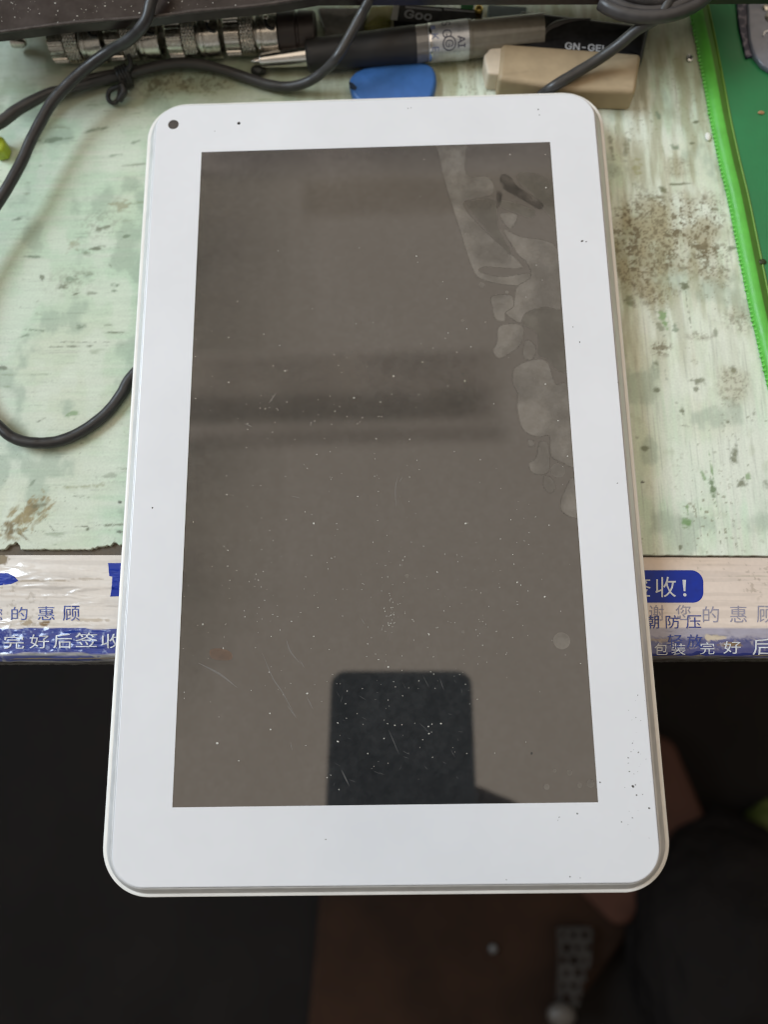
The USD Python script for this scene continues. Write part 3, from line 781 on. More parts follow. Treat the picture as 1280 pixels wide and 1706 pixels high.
patch(z2([(500, 310), (580, 275), (680, 280), (740, 320), (758, 640), (700, 655), (640, 590), (585, 560), (575, 430), (490, 370)]), 1.0, M_patch2)
patch(z2([(520, 1090), (550, 1090), (560, 1120), (530, 1125)]), .3, M_patch, 'bubble')
patch(z2([(590, 1105), (640, 1110), (652, 1260), (610, 1300), (545, 1285), (528, 1230), (570, 1195)]), 1.1, M_patch, 'bubble')
patch(z2([(620, 1310), (660, 1320), (692, 1370), (660, 1412), (618, 1380)]), .9, M_patch, 'bubble')
patch(z2([(760, 1370), (806, 1330), (835, 1560), (720, 1510)]), .5, M_patch)
for x, y, r in ((972, 680, 45), (1015, 1400, 14), (935, 1390, 9), (890, 1478, 15), (1070, 1470, 12), (1130, 1460, 20), (455, 38, 8), (125, 325, 11), (550, 605, 11), (432, 632, 8)):
    c = sp(640 + x / 3.281, 860 + y / 3.281)
    O('bubble', film(Point(c).buffer(r / 3.281 / 5.95), ZS + .012), M_patch, scr)
for u, v, r in ((930, 784, 12), (771, 534, 3), (809, 537, 2), (803, 475, 5), (845, 487, 3)):
    O('bubble', film(Point(sp(u, v)).buffer(r / 5.7), ZS + .012), M_patch, scr)


for pts, m_, nm_ in ((z1([(690, 330), (740, 330), (800, 400), (900, 460), (945, 505), (920, 530), (850, 490), (760, 440), (700, 400)]), M_contact, 'dark_smudge'), (z1([(670, 420), (700, 440), (690, 500), (668, 520)]), M_contact, 'dark_smudge'), ([(350, 1083), (366, 1080), (384, 1086), (386, 1098), (368, 1100), (352, 1096)], M_orange, 'orange_smear')):
    LIFT[0] += .0005
    O(nm_, film(rounded(closed([sp(*p) for p in pts]), .12), ZS + .030), m_, scr)


def disc(c, r, z, e=1.0, a=0.0, n=7):
    t = np.linspace(0, 2 * np.pi, n, endpoint=False)
    p = np.c_[np.cos(t) * r, np.sin(t) * r * e] * rng.uniform(.75, 1.2, (n, 1))
    ca, sa = math.cos(a), math.sin(a)
    p = p @ np.array([[ca, sa], [-sa, ca]]) + c
    V = np.vstack([np.c_[p, np.full(n, z)], [[c[0], c[1], z + .02]]])
    return trimesh.Trimesh(V, [[i, (i + 1) % n, n] for i in range(n)], process=False)


dust = []
for u, v, r in [(694, 427, 1.6), (696, 437, 1), (523, 872, 2.4), (362, 1238, 2.6), (398, 1267, 1.4), (647, 1111, 1.8), (512, 1155, 2), (576, 1172, 1.2), (450, 1188, 1.5), (451, 1215, 1.6), (563, 1204, 1.8), (563, 1235, 2.2),
                (715, 1057, 1.8), (862, 970, 2), (908, 994, 2.2), (378, 824, 1.4), (380, 917, 1.4), (412, 844, 1), (590, 663, 1.6), (381, 637, 1.4), (475, 618, 1.4), (528, 757, 1.4), (627, 731, 1.3), (683, 732, 1.3), (776, 872, 2),
                (656, 627, 1.6), (634, 670, 1.2), (785, 578, 1.2), (778, 548, 1.4), (909, 640, 1.8), (930, 701, 1.5), (946, 760, 1.6), (915, 875, 1.2), (596, 827, 1.2), (909, 258, 1), (850, 258, 1.4), (910, 313, 1.8), (894, 442, 1.2),
                (486, 1035, 1.2), (530, 1012, 1.2), (523, 1060, 1.4), (720, 1206, 1.2), (778, 1255, 1.2), (735, 1205, 1.6), (715, 1222, 1.6), (714, 1210, 1.3), (658, 1208, 1.5), (670, 1207, 1), (700, 1245, 1), (640, 1230, 1.4),
                (565, 1315, 1.2), (545, 1295, 1.2), (613, 1255, 1.4), (452, 1060, 1.2), (372, 1080, 1.6), (307, 1153, 1.2), (307, 1163, 1), (338, 1040, 1.8), (745, 498, 1.2), (738, 470, 1), (747, 555, 1)]:
    dust.append(disc(sp(u, v), r / 5.9 * .85, ZS + .034, rng.uniform(.6, 1), rng.uniform(0, 3)))
for u, v, su, sv_, n in ((652, 1030, 7, 18, 34), (640, 950, 40, 60, 26), (600, 700, 110, 60, 34), (800, 1000, 60, 50, 30), (650, 1150, 60, 14, 16), (660, 1220, 50, 50, 14), (430, 1000, 60, 60, 16), (650, 640, 150, 200, 22), (640, 900, 170, 160, 26), (880, 860, 30, 60, 10), (640, 980, 190, 180, 110), (500, 640, 120, 60, 36), (430, 1010, 60, 70, 40), (760, 1060, 80, 60, 40)):
    for _ in range(n):
        p = (u + rng.normal() * su, v + rng.normal() * sv_)
        c = sp(*p)
        if abs(c[0]) < SW - .5 and abs(c[1]) < SH - .5:
            dust.append(disc(c, rng.uniform(.06, .16), ZS + .034, rng.uniform(.5, 1), rng.uniform(0, 3)))
O('dust', trimesh.util.concatenate(dust), M_dust, scr, kind='stuff')


def ribbon(pts, w, z):
    p = catmull([list(sp(*q)) + [z] for q in pts], 8)
    t = np.gradient(p, axis=0)
    t /= np.linalg.norm(t, axis=1, keepdims=True)
    n = np.c_[-t[:, 1], t[:, 0], np.zeros(len(p))]
    ww = w * np.sin(np.linspace(.12, np.pi - .12, len(p)))[:, None]
    V = np.vstack([p - n * ww, p + n * ww])
    m = len(p)
    F = [[i, i + 1, m + i + 1] for i in range(m - 1)] + [[i, m + i + 1, m + i] for i in range(m - 1)]
    return trimesh.Trimesh(V, F, process=False)


scratch = []
for pts, w in [([(477, 1065), (484, 1085), (500, 1105)], .16), ([(500, 1100), (507, 1112)], .10), ([(437, 1088), (455, 1130), (470, 1152), (494, 1196)], .15), ([(479, 1175), (494, 1196)], .12), ([(330, 1104), (365, 1122), (395, 1145)], .26),
               ([(511, 1160), (522, 1182)], .12), ([(569, 1282), (582, 1309)], .18), ([(648, 1216), (665, 1256)], .10), ([(663, 794), (659, 815), (660, 845)], .12), ([(671, 794), (666, 803)], .08), ([(485, 826), (500, 830)], .08),
               ([(460, 655), (448, 672)], .10), ([(408, 706), (420, 711)], .14), ([(602, 1030), (608, 1040)], .10), ([(484, 1235), (487, 1250)], .10), ([(733, 1130), (740, 1150)], .08), ([(705, 1125), (715, 1145)], .06)]:
    scratch.append(ribbon(pts, w, ZS + .033))
for _ in range(26):
    u, v = rng.uniform(556, 770), rng.uniform(1125, 1330)
    a = rng.uniform(-.2, 1.6) if rng.random() < .7 else rng.uniform(0, 3.1)
    l = rng.uniform(5, 16)
    scratch.append(ribbon([(u, v), (u + l * math.cos(a) * .5, v + l * math.sin(a) * .55), (u + l * math.cos(a), v + l * math.sin(a))], rng.uniform(.03, .06), ZS + .033))
O('scratches', trimesh.util.concatenate(scratch), M_scr, scr, kind='stuff')

c = at(289, 208, ZT)
O('camera_lens', lathe((c[0], c[1], ZT - .01), (c[0], c[1] + 1e-4, ZT + 1), [(0, 0.01), (.012, 1.75), (.016, 1.7), (.017, .01)], 40), mat('lens_black', (.03, .028, .03), .15, coat_weight=1.0), tab)
c = at(398, 206, ZT)
O('light_sensor', lathe((c[0], c[1], ZT - .01), (c[0], c[1] + 1e-4, ZT + 1), [(0, 0.01), (.012, .55), (.016, .5), (.017, .01)], 24), M_dark, tab)
sm = []
for u, v, r in [(254, 846, 2.2), (966, 570, 2.2), (970, 402, 3.6), (977, 403, 2), (897, 183, 2.6), (899, 192, 1.8), (358, 219, 1.2), (680, 181, 1.4), (685, 180, 1.4), (543, 1398, 1.5), (886, 1255, 3), (1000, 1303, 1.8), (1054, 1238, 1.4), (1052, 1252, 1.2),
                (1047, 1262, 1.4), (1064, 1253, 1.8), (1049, 1285, 2), (1047, 1271, 1), (1055, 1310, 3.4), (1059, 1307, 1.8), (1061, 1324, 2), (1071, 1323, 1.1), (1082, 1346, 2), (1054, 1362, 1.4), (962, 1355, 2.2), (932, 1361, 1.4), (930, 1366, 1),
                (1036, 1369, 1.4), (1063, 1158, 1.3), (1068, 1200, 1), (950, 1460, 1.6), (844, 1465, 1.4), (967, 1462, 1.2), (1060, 1195, 1.1), (955, 545, 1.4), (1029, 805, 1.6), (1030, 637, 1.2), (940, 855, 1.2), (930, 770, 1)]:
    sm.append(disc(at(u, v, ZT)[:2], r / 5.9 * .72, ZT + .004, rng.uniform(.6, 1), rng.uniform(0, 3)))
for _ in range(26):
    sm.append(disc(at(1058 + rng.normal() * 12, 1280 + rng.normal() * 70, ZT)[:2] * [1, 1], rng.uniform(.03, .09), ZT + .004))
O('dirt_specks', trimesh.util.concatenate(sm), M_speck, tab, kind='stuff')


# ------------------------------------------------------------------ cables
M_cable = mat('cable_black', (.026, .025, .026), .38, var=.25, vscale=220, bump=.08)
M_cable2 = mat('cable_grey', (.042, .040, .039), .42, var=.25, vscale=220, bump=.08)


def px_path(pts):
    return np.array([at(u, v, z) for u, v, z in pts])


A = px_path([(268, -40, 31), (253, 0, 30), (242, 37, 27), (215, 67, 22), (181, 87, 17), (144, 114, 14), (114, 141, 12.5), (87, 171, 11.5), (67, 205, 11), (50, 238, 10.5), (36, 270, 10), (13, 312, 10), (-8, 345, 9.5), (-60, 430, 9), (-85, 540, 8),
             (-60, 650, 6), (0, 712, 5), (26, 731, 4), (59, 738, 3.2), (98, 735, 2.4), (138, 718, 2.0), (177, 689, 1.8), (203, 656, 1.75), (222, 625, 1.75)])
A = np.vstack([A, [[-66, 42, 1.75], [-45, 66, 1.75], [-15, 70, 1.75], [18, 52, 1.75], [38, 15, 1.75], [40, -22, 1.75], [20, -42, 1.75], [-12, -46, 1.75], [-38, -36, 1.75], [-52, -20, 1.75]]])
p = O('power_cable', tube(catmull(A, 10), 1.8, 20, .05, 1), M_cable, smooth=True)
tag(p, 'thick black cable arching across the upper left and looping back under the tablet', 'cable')
B = px_path([(-40, 222, 8), (0, 205, 8), (27, 185, 7), (57, 168, 6), (87, 154, 5), (134, 144, 3.5), (175, 133, 3.5), (208, 126, 4), (242, 116, 4), (285, 107, 4), (329, 107, 3.5), (369, 116, 3), (403, 127, 2.6), (420, 133, 2.5), (450, 142, 2.5), (481, 145, 3),
             (511, 138, 5), (538, 121, 9), (561, 97, 15), (581, 64, 18), (601, 27, 21), (615, 0, 24), (632, -40, 28)])
sc = thing('signal_cable', B[5], 'thin dark grey cable bound with a twist tie, bending over the pen', 'cable')
O('cable_sheath', tube(catmull(B, 10), np.interp(np.linspace(0, 1, 221), [0, .12, .2, .45, .8, 1], [2.0, 1.9, 1.5, 1.75, 1.6, 1.6]), 18, .05, 2), M_cable2, sc, smooth=True)
B2 = px_path([(78, 170, 3), (105, 150, 2), (140, 134, 2), (172, 126, 2.2), (200, 121, 3), (230, 114, 3.2)])
O('cable_sheath', tube(catmull(B2, 10), 1.35, 14, .05, 3), M_cable2, sc, smooth=True)
# twist tie round the two strands
tt = []
c0, c1 = at(206, 128, 4), at(222, 121, 4)
ax = (c1 - c0) / np.linalg.norm(c1 - c0)
side = np.cross(ax, [0, 0, 1.0])
th = np.linspace(0, 2 * np.pi * 3.5, 80)
tt.append(tube(c0 - ax * 1.6 + ax * (th / th[-1] * 3.6)[:, None] + 3.1 * (np.cos(th)[:, None] * side + np.sin(th)[:, None] * np.array([0, 0, 1.0])) + [0, 0, -.3], .75, 8))
tt.append(tube(catmull(px_path([(212, 118, 7), (218, 108, 8), (215, 95, 9.5), (213, 91, 10)]), 6), np.linspace(1.0, .5, 19), 8))
tt.append(tube(catmull(px_path([(206, 134, 6), (199, 145, 4), (189, 148, 3), (181, 155, 2.5), (181, 167, 2), (189, 172, 2), (197, 166, 2.5), (200, 152, 4), (208, 143, 5)]), 6), .8, 8))
tt.append(tube(catmull(px_path([(203, 140, 6), (207, 152, 5), (203, 160, 4), (198, 168, 3)]), 6), 1.2, 8))
p = O('twist_tie', trimesh.util.concatenate(tt), mat('tie_black', (.02, .02, .02), .45), smooth=True)
tag(p, 'black wire twist tie knotted round the thin grey cable', 'twist tie')
th = np.linspace(-.3, 2 * np.pi * 2.3, 90)
cc = at(1082, -40, 22)
D = px_path([(860, 230, 2.0), (884, 185, 1.9), (903, 160, 5.5), (924, 144, 9.6), (957, 124, 11.0), (995, 101, 13), (1032, 75, 17), (1062, 50, 21), (1100, 26, 25), (1120, -10, 28)])
loops = np.c_[cc[0] + (21 - th * .25) * np.cos(th - 2.2), cc[1] + (19.5 - th * .35) * np.sin(th - 2.2), 24 + th * .25 + 1.0 * np.sin(th * 1.7)]
co = thing('coiled_cable', at(1082, 20, 0), 'dark grey cable coiled at the top right, its end running under the tablet', 'cable')
O('cable_end', tube(np.vstack([catmull(D, 10)]), 1.8, 16, .05, 5), M_cable2, co, smooth=True)
O('coil', tube(loops, 2.2, 18, .06, 6), mat('coil_rubber', (.05, .046, .046), .4, var=.25, vscale=200), co, smooth=True)

# ------------------------------------------------------------------ dark shelf across the top left
M_shelf = mat('shelf_brown', (.030, .022, .020), .28, var=.4, vscale=90, bump=.15, bscale=500)
zt = 26.0
sh = [(-120, 65), (0, 54), (120, 39), (250, 29), (330, 19), (420, 11), (470, 4), (530, -6), (1300, -9), (1300, -160), (-120, -120)]
shp = Polygon(ats(sh, zt)[:, :2])
shelf = slab(shp.simplify(.01).buffer(-.5).buffer(.5), 19.6, zt, .6, 400)
shelf = trimesh.creation.extrude_polygon(shp, 3.6, engine='earcut')
shelf.apply_translation([0, 0, zt - 3.6])
sf = thing('equipment_tray', (-60, 140, 19.8), 'dark brown dusty tray edge overhanging the top of the bench', 'tray')
O('tray_board', shelf, M_shelf, sf)
lip = [at(u, v, zt + .2) for u, v in sh[:8]]
O('edge_bead', tube(catmull(lip, 8), .55, 10, .3, 9), mat('bead_brown', (.055, .045, .042), .3, var=.5, vscale=300), sf, smooth=True)
ds = []
for _ in range(150):
    u = rng.uniform(0, 520)
    v = rng.uniform(-10, 50) - u * .07
    c = at(u, v, zt)[:2]
    if shp.buffer(-.6).contains(Point(c)):
        ds.append(disc(c, rng.uniform(.05, .28), zt + .01, rng.uniform(.5, 1), rng.uniform(0, 3)))
O('dust', trimesh.util.concatenate(ds), M_dust, sf, kind='stuff')

# ------------------------------------------------------------------ nickel coaxial connectors, a row under the tray
M_nick = mat('nickel', (.60, .57, .52), .24, var=.15, vscale=500, metallic=1.0)
M_nickd = mat('nickel_dull', (.42, .40, .36), .36, var=.3, vscale=400, metallic=1.0)
rowP = [at(60, 74, 7), at(465, 56, 7)]
rd = (rowP[1] - rowP[0]) / np.linalg.norm(rowP[1] - rowP[0])


def connector(u_end, label, zoff=0., boot=False):
    """A plug with a bayonet ring at its right-hand end, then a cross-knurled collar and a straight-knurled ferrule to the left."""
    t = (u_end - 60) / 405.0
    e = rowP[0] + (rowP[1] - rowP[0]) * t + [0, 0, zoff]
    th = thing('coaxial_connector', (e[0] - 9, e[1], 0), label, 'connector', 'coaxial connectors in a row under the tray')
    b = e - rd * 18.6

    def kn(a, t):
        return 1 + .035 * np.sign(np.sin(26 * a))

    def cross(a, t):
        return 1 + .03 * (np.maximum(np.sin(20 * a + t * 6.0), np.sin(20 * a - t * 6.0)))
    O('ferrule', lathe(b, e, [(0, 4.4), (.25, 5.7), (.3, 6.1), (5.2, 6.1), (5.4, 5.6), (5.6, 4.8)], 156, kn), M_nick, th)
    O('knurled_collar', lathe(b, e, [(5.5, 5.2), (5.7, 6.0)] + [(5.8 + .2 * i, 6.2) for i in range(23)] + [(10.4, 6.0), (10.6, 5.2)], 160, cross), M_nick, th)
    O('neck', lathe(b, e, [(10.4, 5.2), (11.4, 5.2)], 40), M_nickd, th, smooth=40)
    ring = O('bayonet_ring', lathe(b, e, [(11.2, 5.4), (11.4, 6.6), (11.8, 6.8), (12.8, 6.8), (13.0, 6.5), (13.3, 6.5), (13.5, 6.8), (18.2, 6.8), (18.5, 6.6), (18.6, 5.6), (18.4, 5.2), (14, 5.0)], 72), M_nick, th, smooth=40)
    if boot:
        O('rubber_boot', lathe(e, e + rd * 20, [(-.4, 5.0), (0, 6.2), (.6, 6.6), (6, 6.6), (6.4, 6.0), (7, 6.0), (7.4, 6.5), (12.5, 6.2), (13, 5.4)], 40), mat('boot_brown', (.035, .027, .024), .5, var=.3), th, smooth=40)
    # J slot with its pin
    ang = 1.0
    u = np.cross(rd, [0, 0, 1.0])
    u /= np.linalg.norm(u)
    w = np.cross(u, rd)

    def onr(t, a, r):
        return b + rd * t + r * (math.cos(a) * u + math.sin(a) * w)
    path = [onr(18.0, ang + .0, 6.6), onr(16.8, ang, 6.62), onr(15.6, ang + .1, 6.62), onr(15.0, ang + .35, 6.62), onr(14.9, ang + .6, 6.62)]
    O('slot', tube(catmull(path, 6), .62, 8), M_dark, ring, smooth=True)
    s = trimesh.creation.icosphere(2, 1.05)
    s.apply_translation(onr(15.0, ang + .55, 6.5))
    O('pin', s, M_nick, ring, smooth=True)


connector(465, 'rightmost nickel coaxial connector, ending in a dark boot by the pen', boot=True)
connector(370, 'nickel coaxial connector second from the right, knurling fully in view')
connector(270, 'nickel coaxial connector crossed by the thick black cable')
connector(176, 'leftmost nickel coaxial connector, mostly hidden under the tray')
e = at(20, 68, 4)
p = O('metal_ferrule', lathe(e, at(44, 73, 4), [(0, .8), (.6, 2.4), (3.6, 1.9), (5.2, .9), (5.3, .3)], 28), M_nick, smooth=35)
tag(p, 'small bright metal tip at the far left under the tray', 'metal tip')

# ------------------------------------------------------------------ pen
P0, P1 = at(418, 103, 5.2), at(783, 66, 6.4)
pl = np.linalg.norm(P1 - P0)
sc_ = pl / 367.0                       # mm per pixel along the pen


def tt_(u):
    return (u - 418) * sc_


pen = thing('pen', (P0 + P1) / 2 * [1, 1, 0], 'pen with black grip, steel tip and printed silver band, lying behind the tablet', 'pen')
O('tip', lathe(P0, P1, [(tt_(419), .25), (tt_(424), .7), (tt_(432), .9), (tt_(433), 1.9), (tt_(440), 2.3), (tt_(470), 2.8), (tt_(510), 3.3), (tt_(516), 3.3)], 40), mat('pen_steel', (.75, .73, .70), .18, metallic=1.0), pen, smooth=35)
O('grip', lathe(P0, P1, [(tt_(511), 3.2), (tt_(512), 4.6), (tt_(515), 5.2), (tt_(560), 5.35), (tt_(640), 5.7), (tt_(690), 6.0), (tt_(695), 5.9), (tt_(696), 5.2)], 48), mat('pen_rubber', (.022, .021, .021), .55, var=.2), pen, smooth=35)
O('collar', lathe(P0, P1, [(tt_(694), 5.2), (tt_(695), 5.9), (tt_(714), 5.95), (tt_(715), 5.4)], 48), mat('pen_smoke', (.18, .165, .15), .2, coat_weight=1.0), pen, smooth=35)
bandm = O('printed_band', lathe(P0, P1, [(tt_(714), 5.5), (tt_(714.5), 6.0), (tt_(781), 6.15), (tt_(782), 5.5)], 48), mat('pen_silver', (.52, .53, .55), .34, var=.25, vscale=260, metallic=.55), pen, smooth=35)
O('barrel', lathe(P0, P1, [(tt_(781), 5.5), (tt_(781.5), 6.1), (tt_(786), 6.1), (tt_(787), 5.8), (tt_(840), 5.8), (tt_(905), 5.7), (tt_(906), 4)], 48), mat('pen_clear', (.36, .33, .27), .12, transmission_weight=.45, ior=1.45), pen, smooth=35)
pd = (P1 - P0) / pl
pu = np.cross(pd, [0, 0, 1.0])
pu /= np.linalg.norm(pu)
pw = np.cross(pu, pd)


def on_pen(poly, u_c, ang, lift=6.12):
    """Print on the barrel: poly x runs round it, y along it."""
    m = sheet(poly, 0, .001)
    top = m.faces[m.face_normals[:, 2] > .9]
    v3, f = trimesh.remesh.subdivide_to_size(np.c_[m.vertices[:, :2], np.zeros(len(m.vertices))], top, .8, max_iter=10)
    a = ang - v3[:, 0] / 6.1
    p = P0 + pd * (tt_(u_c) + v3[:, 1])[:, None] + lift * (np.cos(a)[:, None] * pu + np.sin(a)[:, None] * pw)
    return trimesh.Trimesh(p, f, process=False)


def text_poly(t, h, bold=False):
    m = meshkit.text_mesh(t, h, 1.0, bold)
    tri = m.triangles[m.face_normals[:, 2] > .9][:, :, :2]
    p = shapely.union_all([Polygon(q) for q in tri])
    c = p.envelope.centroid
    return affinity.translate(p, -c.x, -c.y)


M_print = mat('pen_print', (.07, .07, .10), .5)
M_printb = mat('pen_print_blue', (.14, .17, .30), .5)
a0 = 1.15
O('printed_lettering', on_pen(text_poly('S G', 3.0), 745, a0 + .35, 6.14), M_print, bandm)
O('emblem', on_pen(Point(0, 0).buffer(2.3).difference(Point(0, 0).buffer(1.9)).union(affinity.scale(text_poly('G', 2.6), 1, 1)), 748, a0 - .45, 6.14), M_print, bandm)
O('printed_lettering', on_pen(text_poly('AI', 2.4, True), 768, a0 - .42, 6.17), M_print, bandm)
O('printed_lettering', on_pen(text_poly('K  E', 2.4), 725, a0 - .35, 6.10), M_printb, bandm)
O('printed_mark', on_pen(sbox(-.9, -.8, .9, .8), 723, a0 + .5, 6.10), M_printb, bandm)
O('band_edge', lathe(P0, P1, [(tt_(716), 6.03), (tt_(717), 6.1), (tt_(720), 6.1), (tt_(720.5), 6.03)], 48), mat('pen_bright', (.8, .8, .8), .2, metallic=1.0), bandm, smooth=35)
O('ink_refill', lathe(P0 - [0, 1.2, 5.4], P1 - [0, 1.2, 5.2], [(tt_(700), .1), (tt_(702), 1.5), (tt_(786), 1.8), (tt_(787), .2)], 20), mat('pen_clip_white', (.74, .74, .66), .3), pen, label='pale plastic clip under the printed band', smooth=35)

# ------------------------------------------------------------------ small things round the pen
pick = rounded(ats([(581, 136), (584, 127), (593, 118), (606, 112), (624, 108), (650, 104.5), (680, 102.5), (700, 102.5), (713, 105), (722, 111), (727, 121), (728, 135), (722, 160), (700, 185), (650, 195), (606, 182), (586, 155)], 3.5), 2.2)
pk = thing('pry_pick', (*np.array(pick.centroid.coords[0]), 0), 'blue rounded plastic opening pick half hidden behind the tablet', 'plastic pick')
O('body', slab(pick, .05, 3.6, 1.5, 160, .5), mat('pick_blue', srgb(58, 106, 172), .45, var=.16, vscale=150, bump=.1), pk, smooth=50)
c = at(589, 143, 3.6)
O('nick', slab(rounded(ats([(581, 136), (588, 139), (595, 146), (592, 151), (583, 146)], 3.75), .2), 3.3, 3.85, .1, 40), mat('pick_nick', srgb(22, 40, 62), .7), pk)

er = rounded(ats([(836, 71), (1010, 84), (1070, 89), (1060, 154), (960, 150), (830, 131)], 8.5), 1.6)
ee = thing('eraser', (*np.array(er.centroid.coords[0]), 0), 'beige worn eraser block lying above the tablet at right', 'eraser')
O('block', slab(er, .05, 8.6, 1.7, 220), mat('eraser_beige', srgb(172, 152, 122), .62, var=.16, vscale=110, bump=.25), ee, smooth=50)
O('worn_end', slab(rounded(ats([(806, 96), (822, 78), (840, 74), (836, 128), (812, 126)], 6.5), 1.2), .05, 7.4, .8, 80), mat('eraser_pale', srgb(215, 200, 178), .6, var=.1), ee, smooth=50)

gb = rounded(ats([(868, 14), (1085, 40), (1072, 100), (836, 86)], 8.2), 1.5)
g_ = thing('gel_tube', (*np.array(gb.centroid.coords[0]), 0), 'black packet with white lettering behind the beige eraser', 'packet')
O('body', slab(gb, .05, 8.2, 2.2, 200), mat('packet_black', (.020, .019, .020), .26, var=.3, vscale=120, bump=.2, bscale=200), g_, smooth=50)
tp = affinity.scale(text_poly('GN-GEL', 2.6, True), 1.0, 1.0)
ang = math.degrees(math.atan2(*(at(1010, 77, 8.2) - at(945, 72, 8.2))[[1, 0]]))
c = at(977, 79.5, 8.2)
O('white_lettering', sheet(affinity.translate(affinity.rotate(tp, ang, origin=(0, 0)), c[0], c[1]), 8.22, .04), M_inkw, g_)
O('grey_stripe', tube(catmull(px_path([(902, 68, 8), (915, 48, 8.1), (945, 36, 8.1), (985, 32, 8.1)]), 8), np.r_[np.linspace(.2, 1.1, 12), np.linspace(1.1, .2, 13)], 8), mat('packet_grey', (.10, .095, .09), .4), g_, smooth=True)
sv_clip = rounded(ats([(846, 48), (874, 42), (868, 68), (842, 70)], 8.5), .6)
O('silver_end', slab(sv_clip, 7.6, 9.0, .4, 60), M_nickd, g_, smooth=50)

pkp = rounded(ats([(664, 6), (806, 16), (800, 44), (655, 34)], 7), .5)
pb = thing('printed_box', (*np.array(pkp.centroid.coords[0]), 0), 'small black box with white lettering under the dark tray, behind the pen', 'box')
O('body', slab(pkp, .05, 7, .5, 120), mat('box_black', (.022, .022, .024), .35), pb, smooth=50)
O('white_edge', sheet(rounded(ats([(657, 6), (666, 6), (662, 34), (651, 33)], 7.1), .1), 6.9, .25), mat('box_white', (.7, .7, .66), .5), pb)
tp = text_poly('Goo', 3.4, True)
c = at(697, 26, 7)
ang = math.degrees(math.atan2(*(at(720, 31, 7) - at(674, 26, 7))[[1, 0]]))
O('white_lettering', sheet(affinity.translate(affinity.rotate(affinity.scale(tp, 1.1, 1), ang, origin=(0, 0)), c[0], c[1]), 7.02, .05), M_inkw, pb)
O('white_stripe', sheet(rounded(ats([(676, 11), (736, 16), (736, 19), (676, 14)], 7), .05), 7.02, .05), M_inkw, pb)
O('white_stripe', sheet(rounded(ats([(740, 15), (795, 20), (795, 22), (740, 18)], 7), .05), 7.02, .05), M_inkw, pb)
O('green_mark', sheet(rounded(ats([(768, 8), (790, 9), (788, 17), (768, 15)], 7), .1), 7.02, .06), mat('mark_green', srgb(40, 150, 80), .4), pb)
c = at(798, 17, 9)
s = trimesh.creation.icosphere(3, 1.5)
s.apply_translation(c)
p = O('brass_bead', lathe(c - [0, 1e-3, 9], c + [0, 1e-3, 0], [(0, .9), (7.6, .9)] + [(9 - 1.5 * math.cos(t), 1.5 * math.sin(t)) for t in np.linspace(.65, 3.1, 14)], 24), mat('brass', (.78, .55, .16), .25, metallic=1.0), smooth=True)
tag(p, 'small round brass stud beside the black lettered box', 'brass stud')
gt = rounded(ats([(528, 12), (612, 12), (606, 40), (592, 56), (560, 60), (540, 48)], 5), 1.0)
p = O('clear_plastic_tab', slab(gt, .05, 5, .9, 120, .3), mat('clear_grey', (.30, .30, .28), .18, transmission_weight=.35, ior=1.45), smooth=50)
tag(p, 'greyish clear plastic tab behind the pen grip, beside the grey cable', 'plastic tab')
ol = rounded(ats([(618, 10), (656, 8), (650, 36), (622, 46), (606, 44)], 4), .8)
p = O('olive_plastic_piece', slab(ol, .05, 4, .9, 100, .3), mat('olive_clear', (.42, .42, .13), .25, transmission_weight=.25), smooth=50)
tag(p, 'yellowish olive plastic piece between the grey tab and the lettered box', 'plastic piece')
bl = rounded(ats([(812, 8), (880, 12), (866, 40), (822, 40)], 5), .8)
p = O('pale_blue_card', slab(bl, .05, 5, .4, 100), mat('card_blue', srgb(150, 172, 180), .5), smooth=50)
tag(p, 'pale blue card edge between the brass stud and the black packet', 'card')
yl = rounded(ats([(-14, 222), (3, 226), (8, 238), (4, 250), (-14, 254)], 5), .8)
p = O('yellow_plug', slab(yl, .05, 5, 1.4, 80), mat('plug_yellow', srgb(170, 190, 50), .4), smooth=50)
tag(p, 'yellow green plastic edge at the far left of the bench', 'plastic plug')
cr = at(431, 118, 1.6)
m = trimesh.creation.icosphere(3, 1.0)
m.vertices *= np.array([2.6, 1.9, 1.5]) * (1 + .5 * (meshkit.fbm(m.vertices * 2.2 + 5, 3, 8) - .5))[:, None]
m.apply_translation(cr)
p = O('solder_lump', m, mat('lump_dark', (.03, .032, .026), .5, bump=.5, bscale=2000), smooth=True)
tag(p, 'small dark lump of debris under the steel pen tip', 'debris')

# ------------------------------------------------------------------ green mat with a stitched bright rim, at right
edge = [(1139, -60, 1), (1143, -20, 1), (1153, 30, 1), (1163, 80, 1), (1176, 150, 1), (1187, 210, 1), (1201, 275, 1), (1214, 330, 1), (1226, 390, 1), (1238, 450, 1), (1250, 510, 1), (1264, 570, 1), (1283, 650, 1), (1310, 750, 1)]
E = catmull(px_path(edge), 14)
mt = thing('green_mat', (150, 80, 0), 'green mat with a bright stitched rim along the right edge of the bench', 'mat')
T = np.gradient(E, axis=0)
T /= np.linalg.norm(T, axis=1, keepdims=True)
Nr = np.c_[-T[:, 1], T[:, 0], np.zeros(len(E))]
if Nr[:, 0].mean() < 0:
    Nr = -Nr
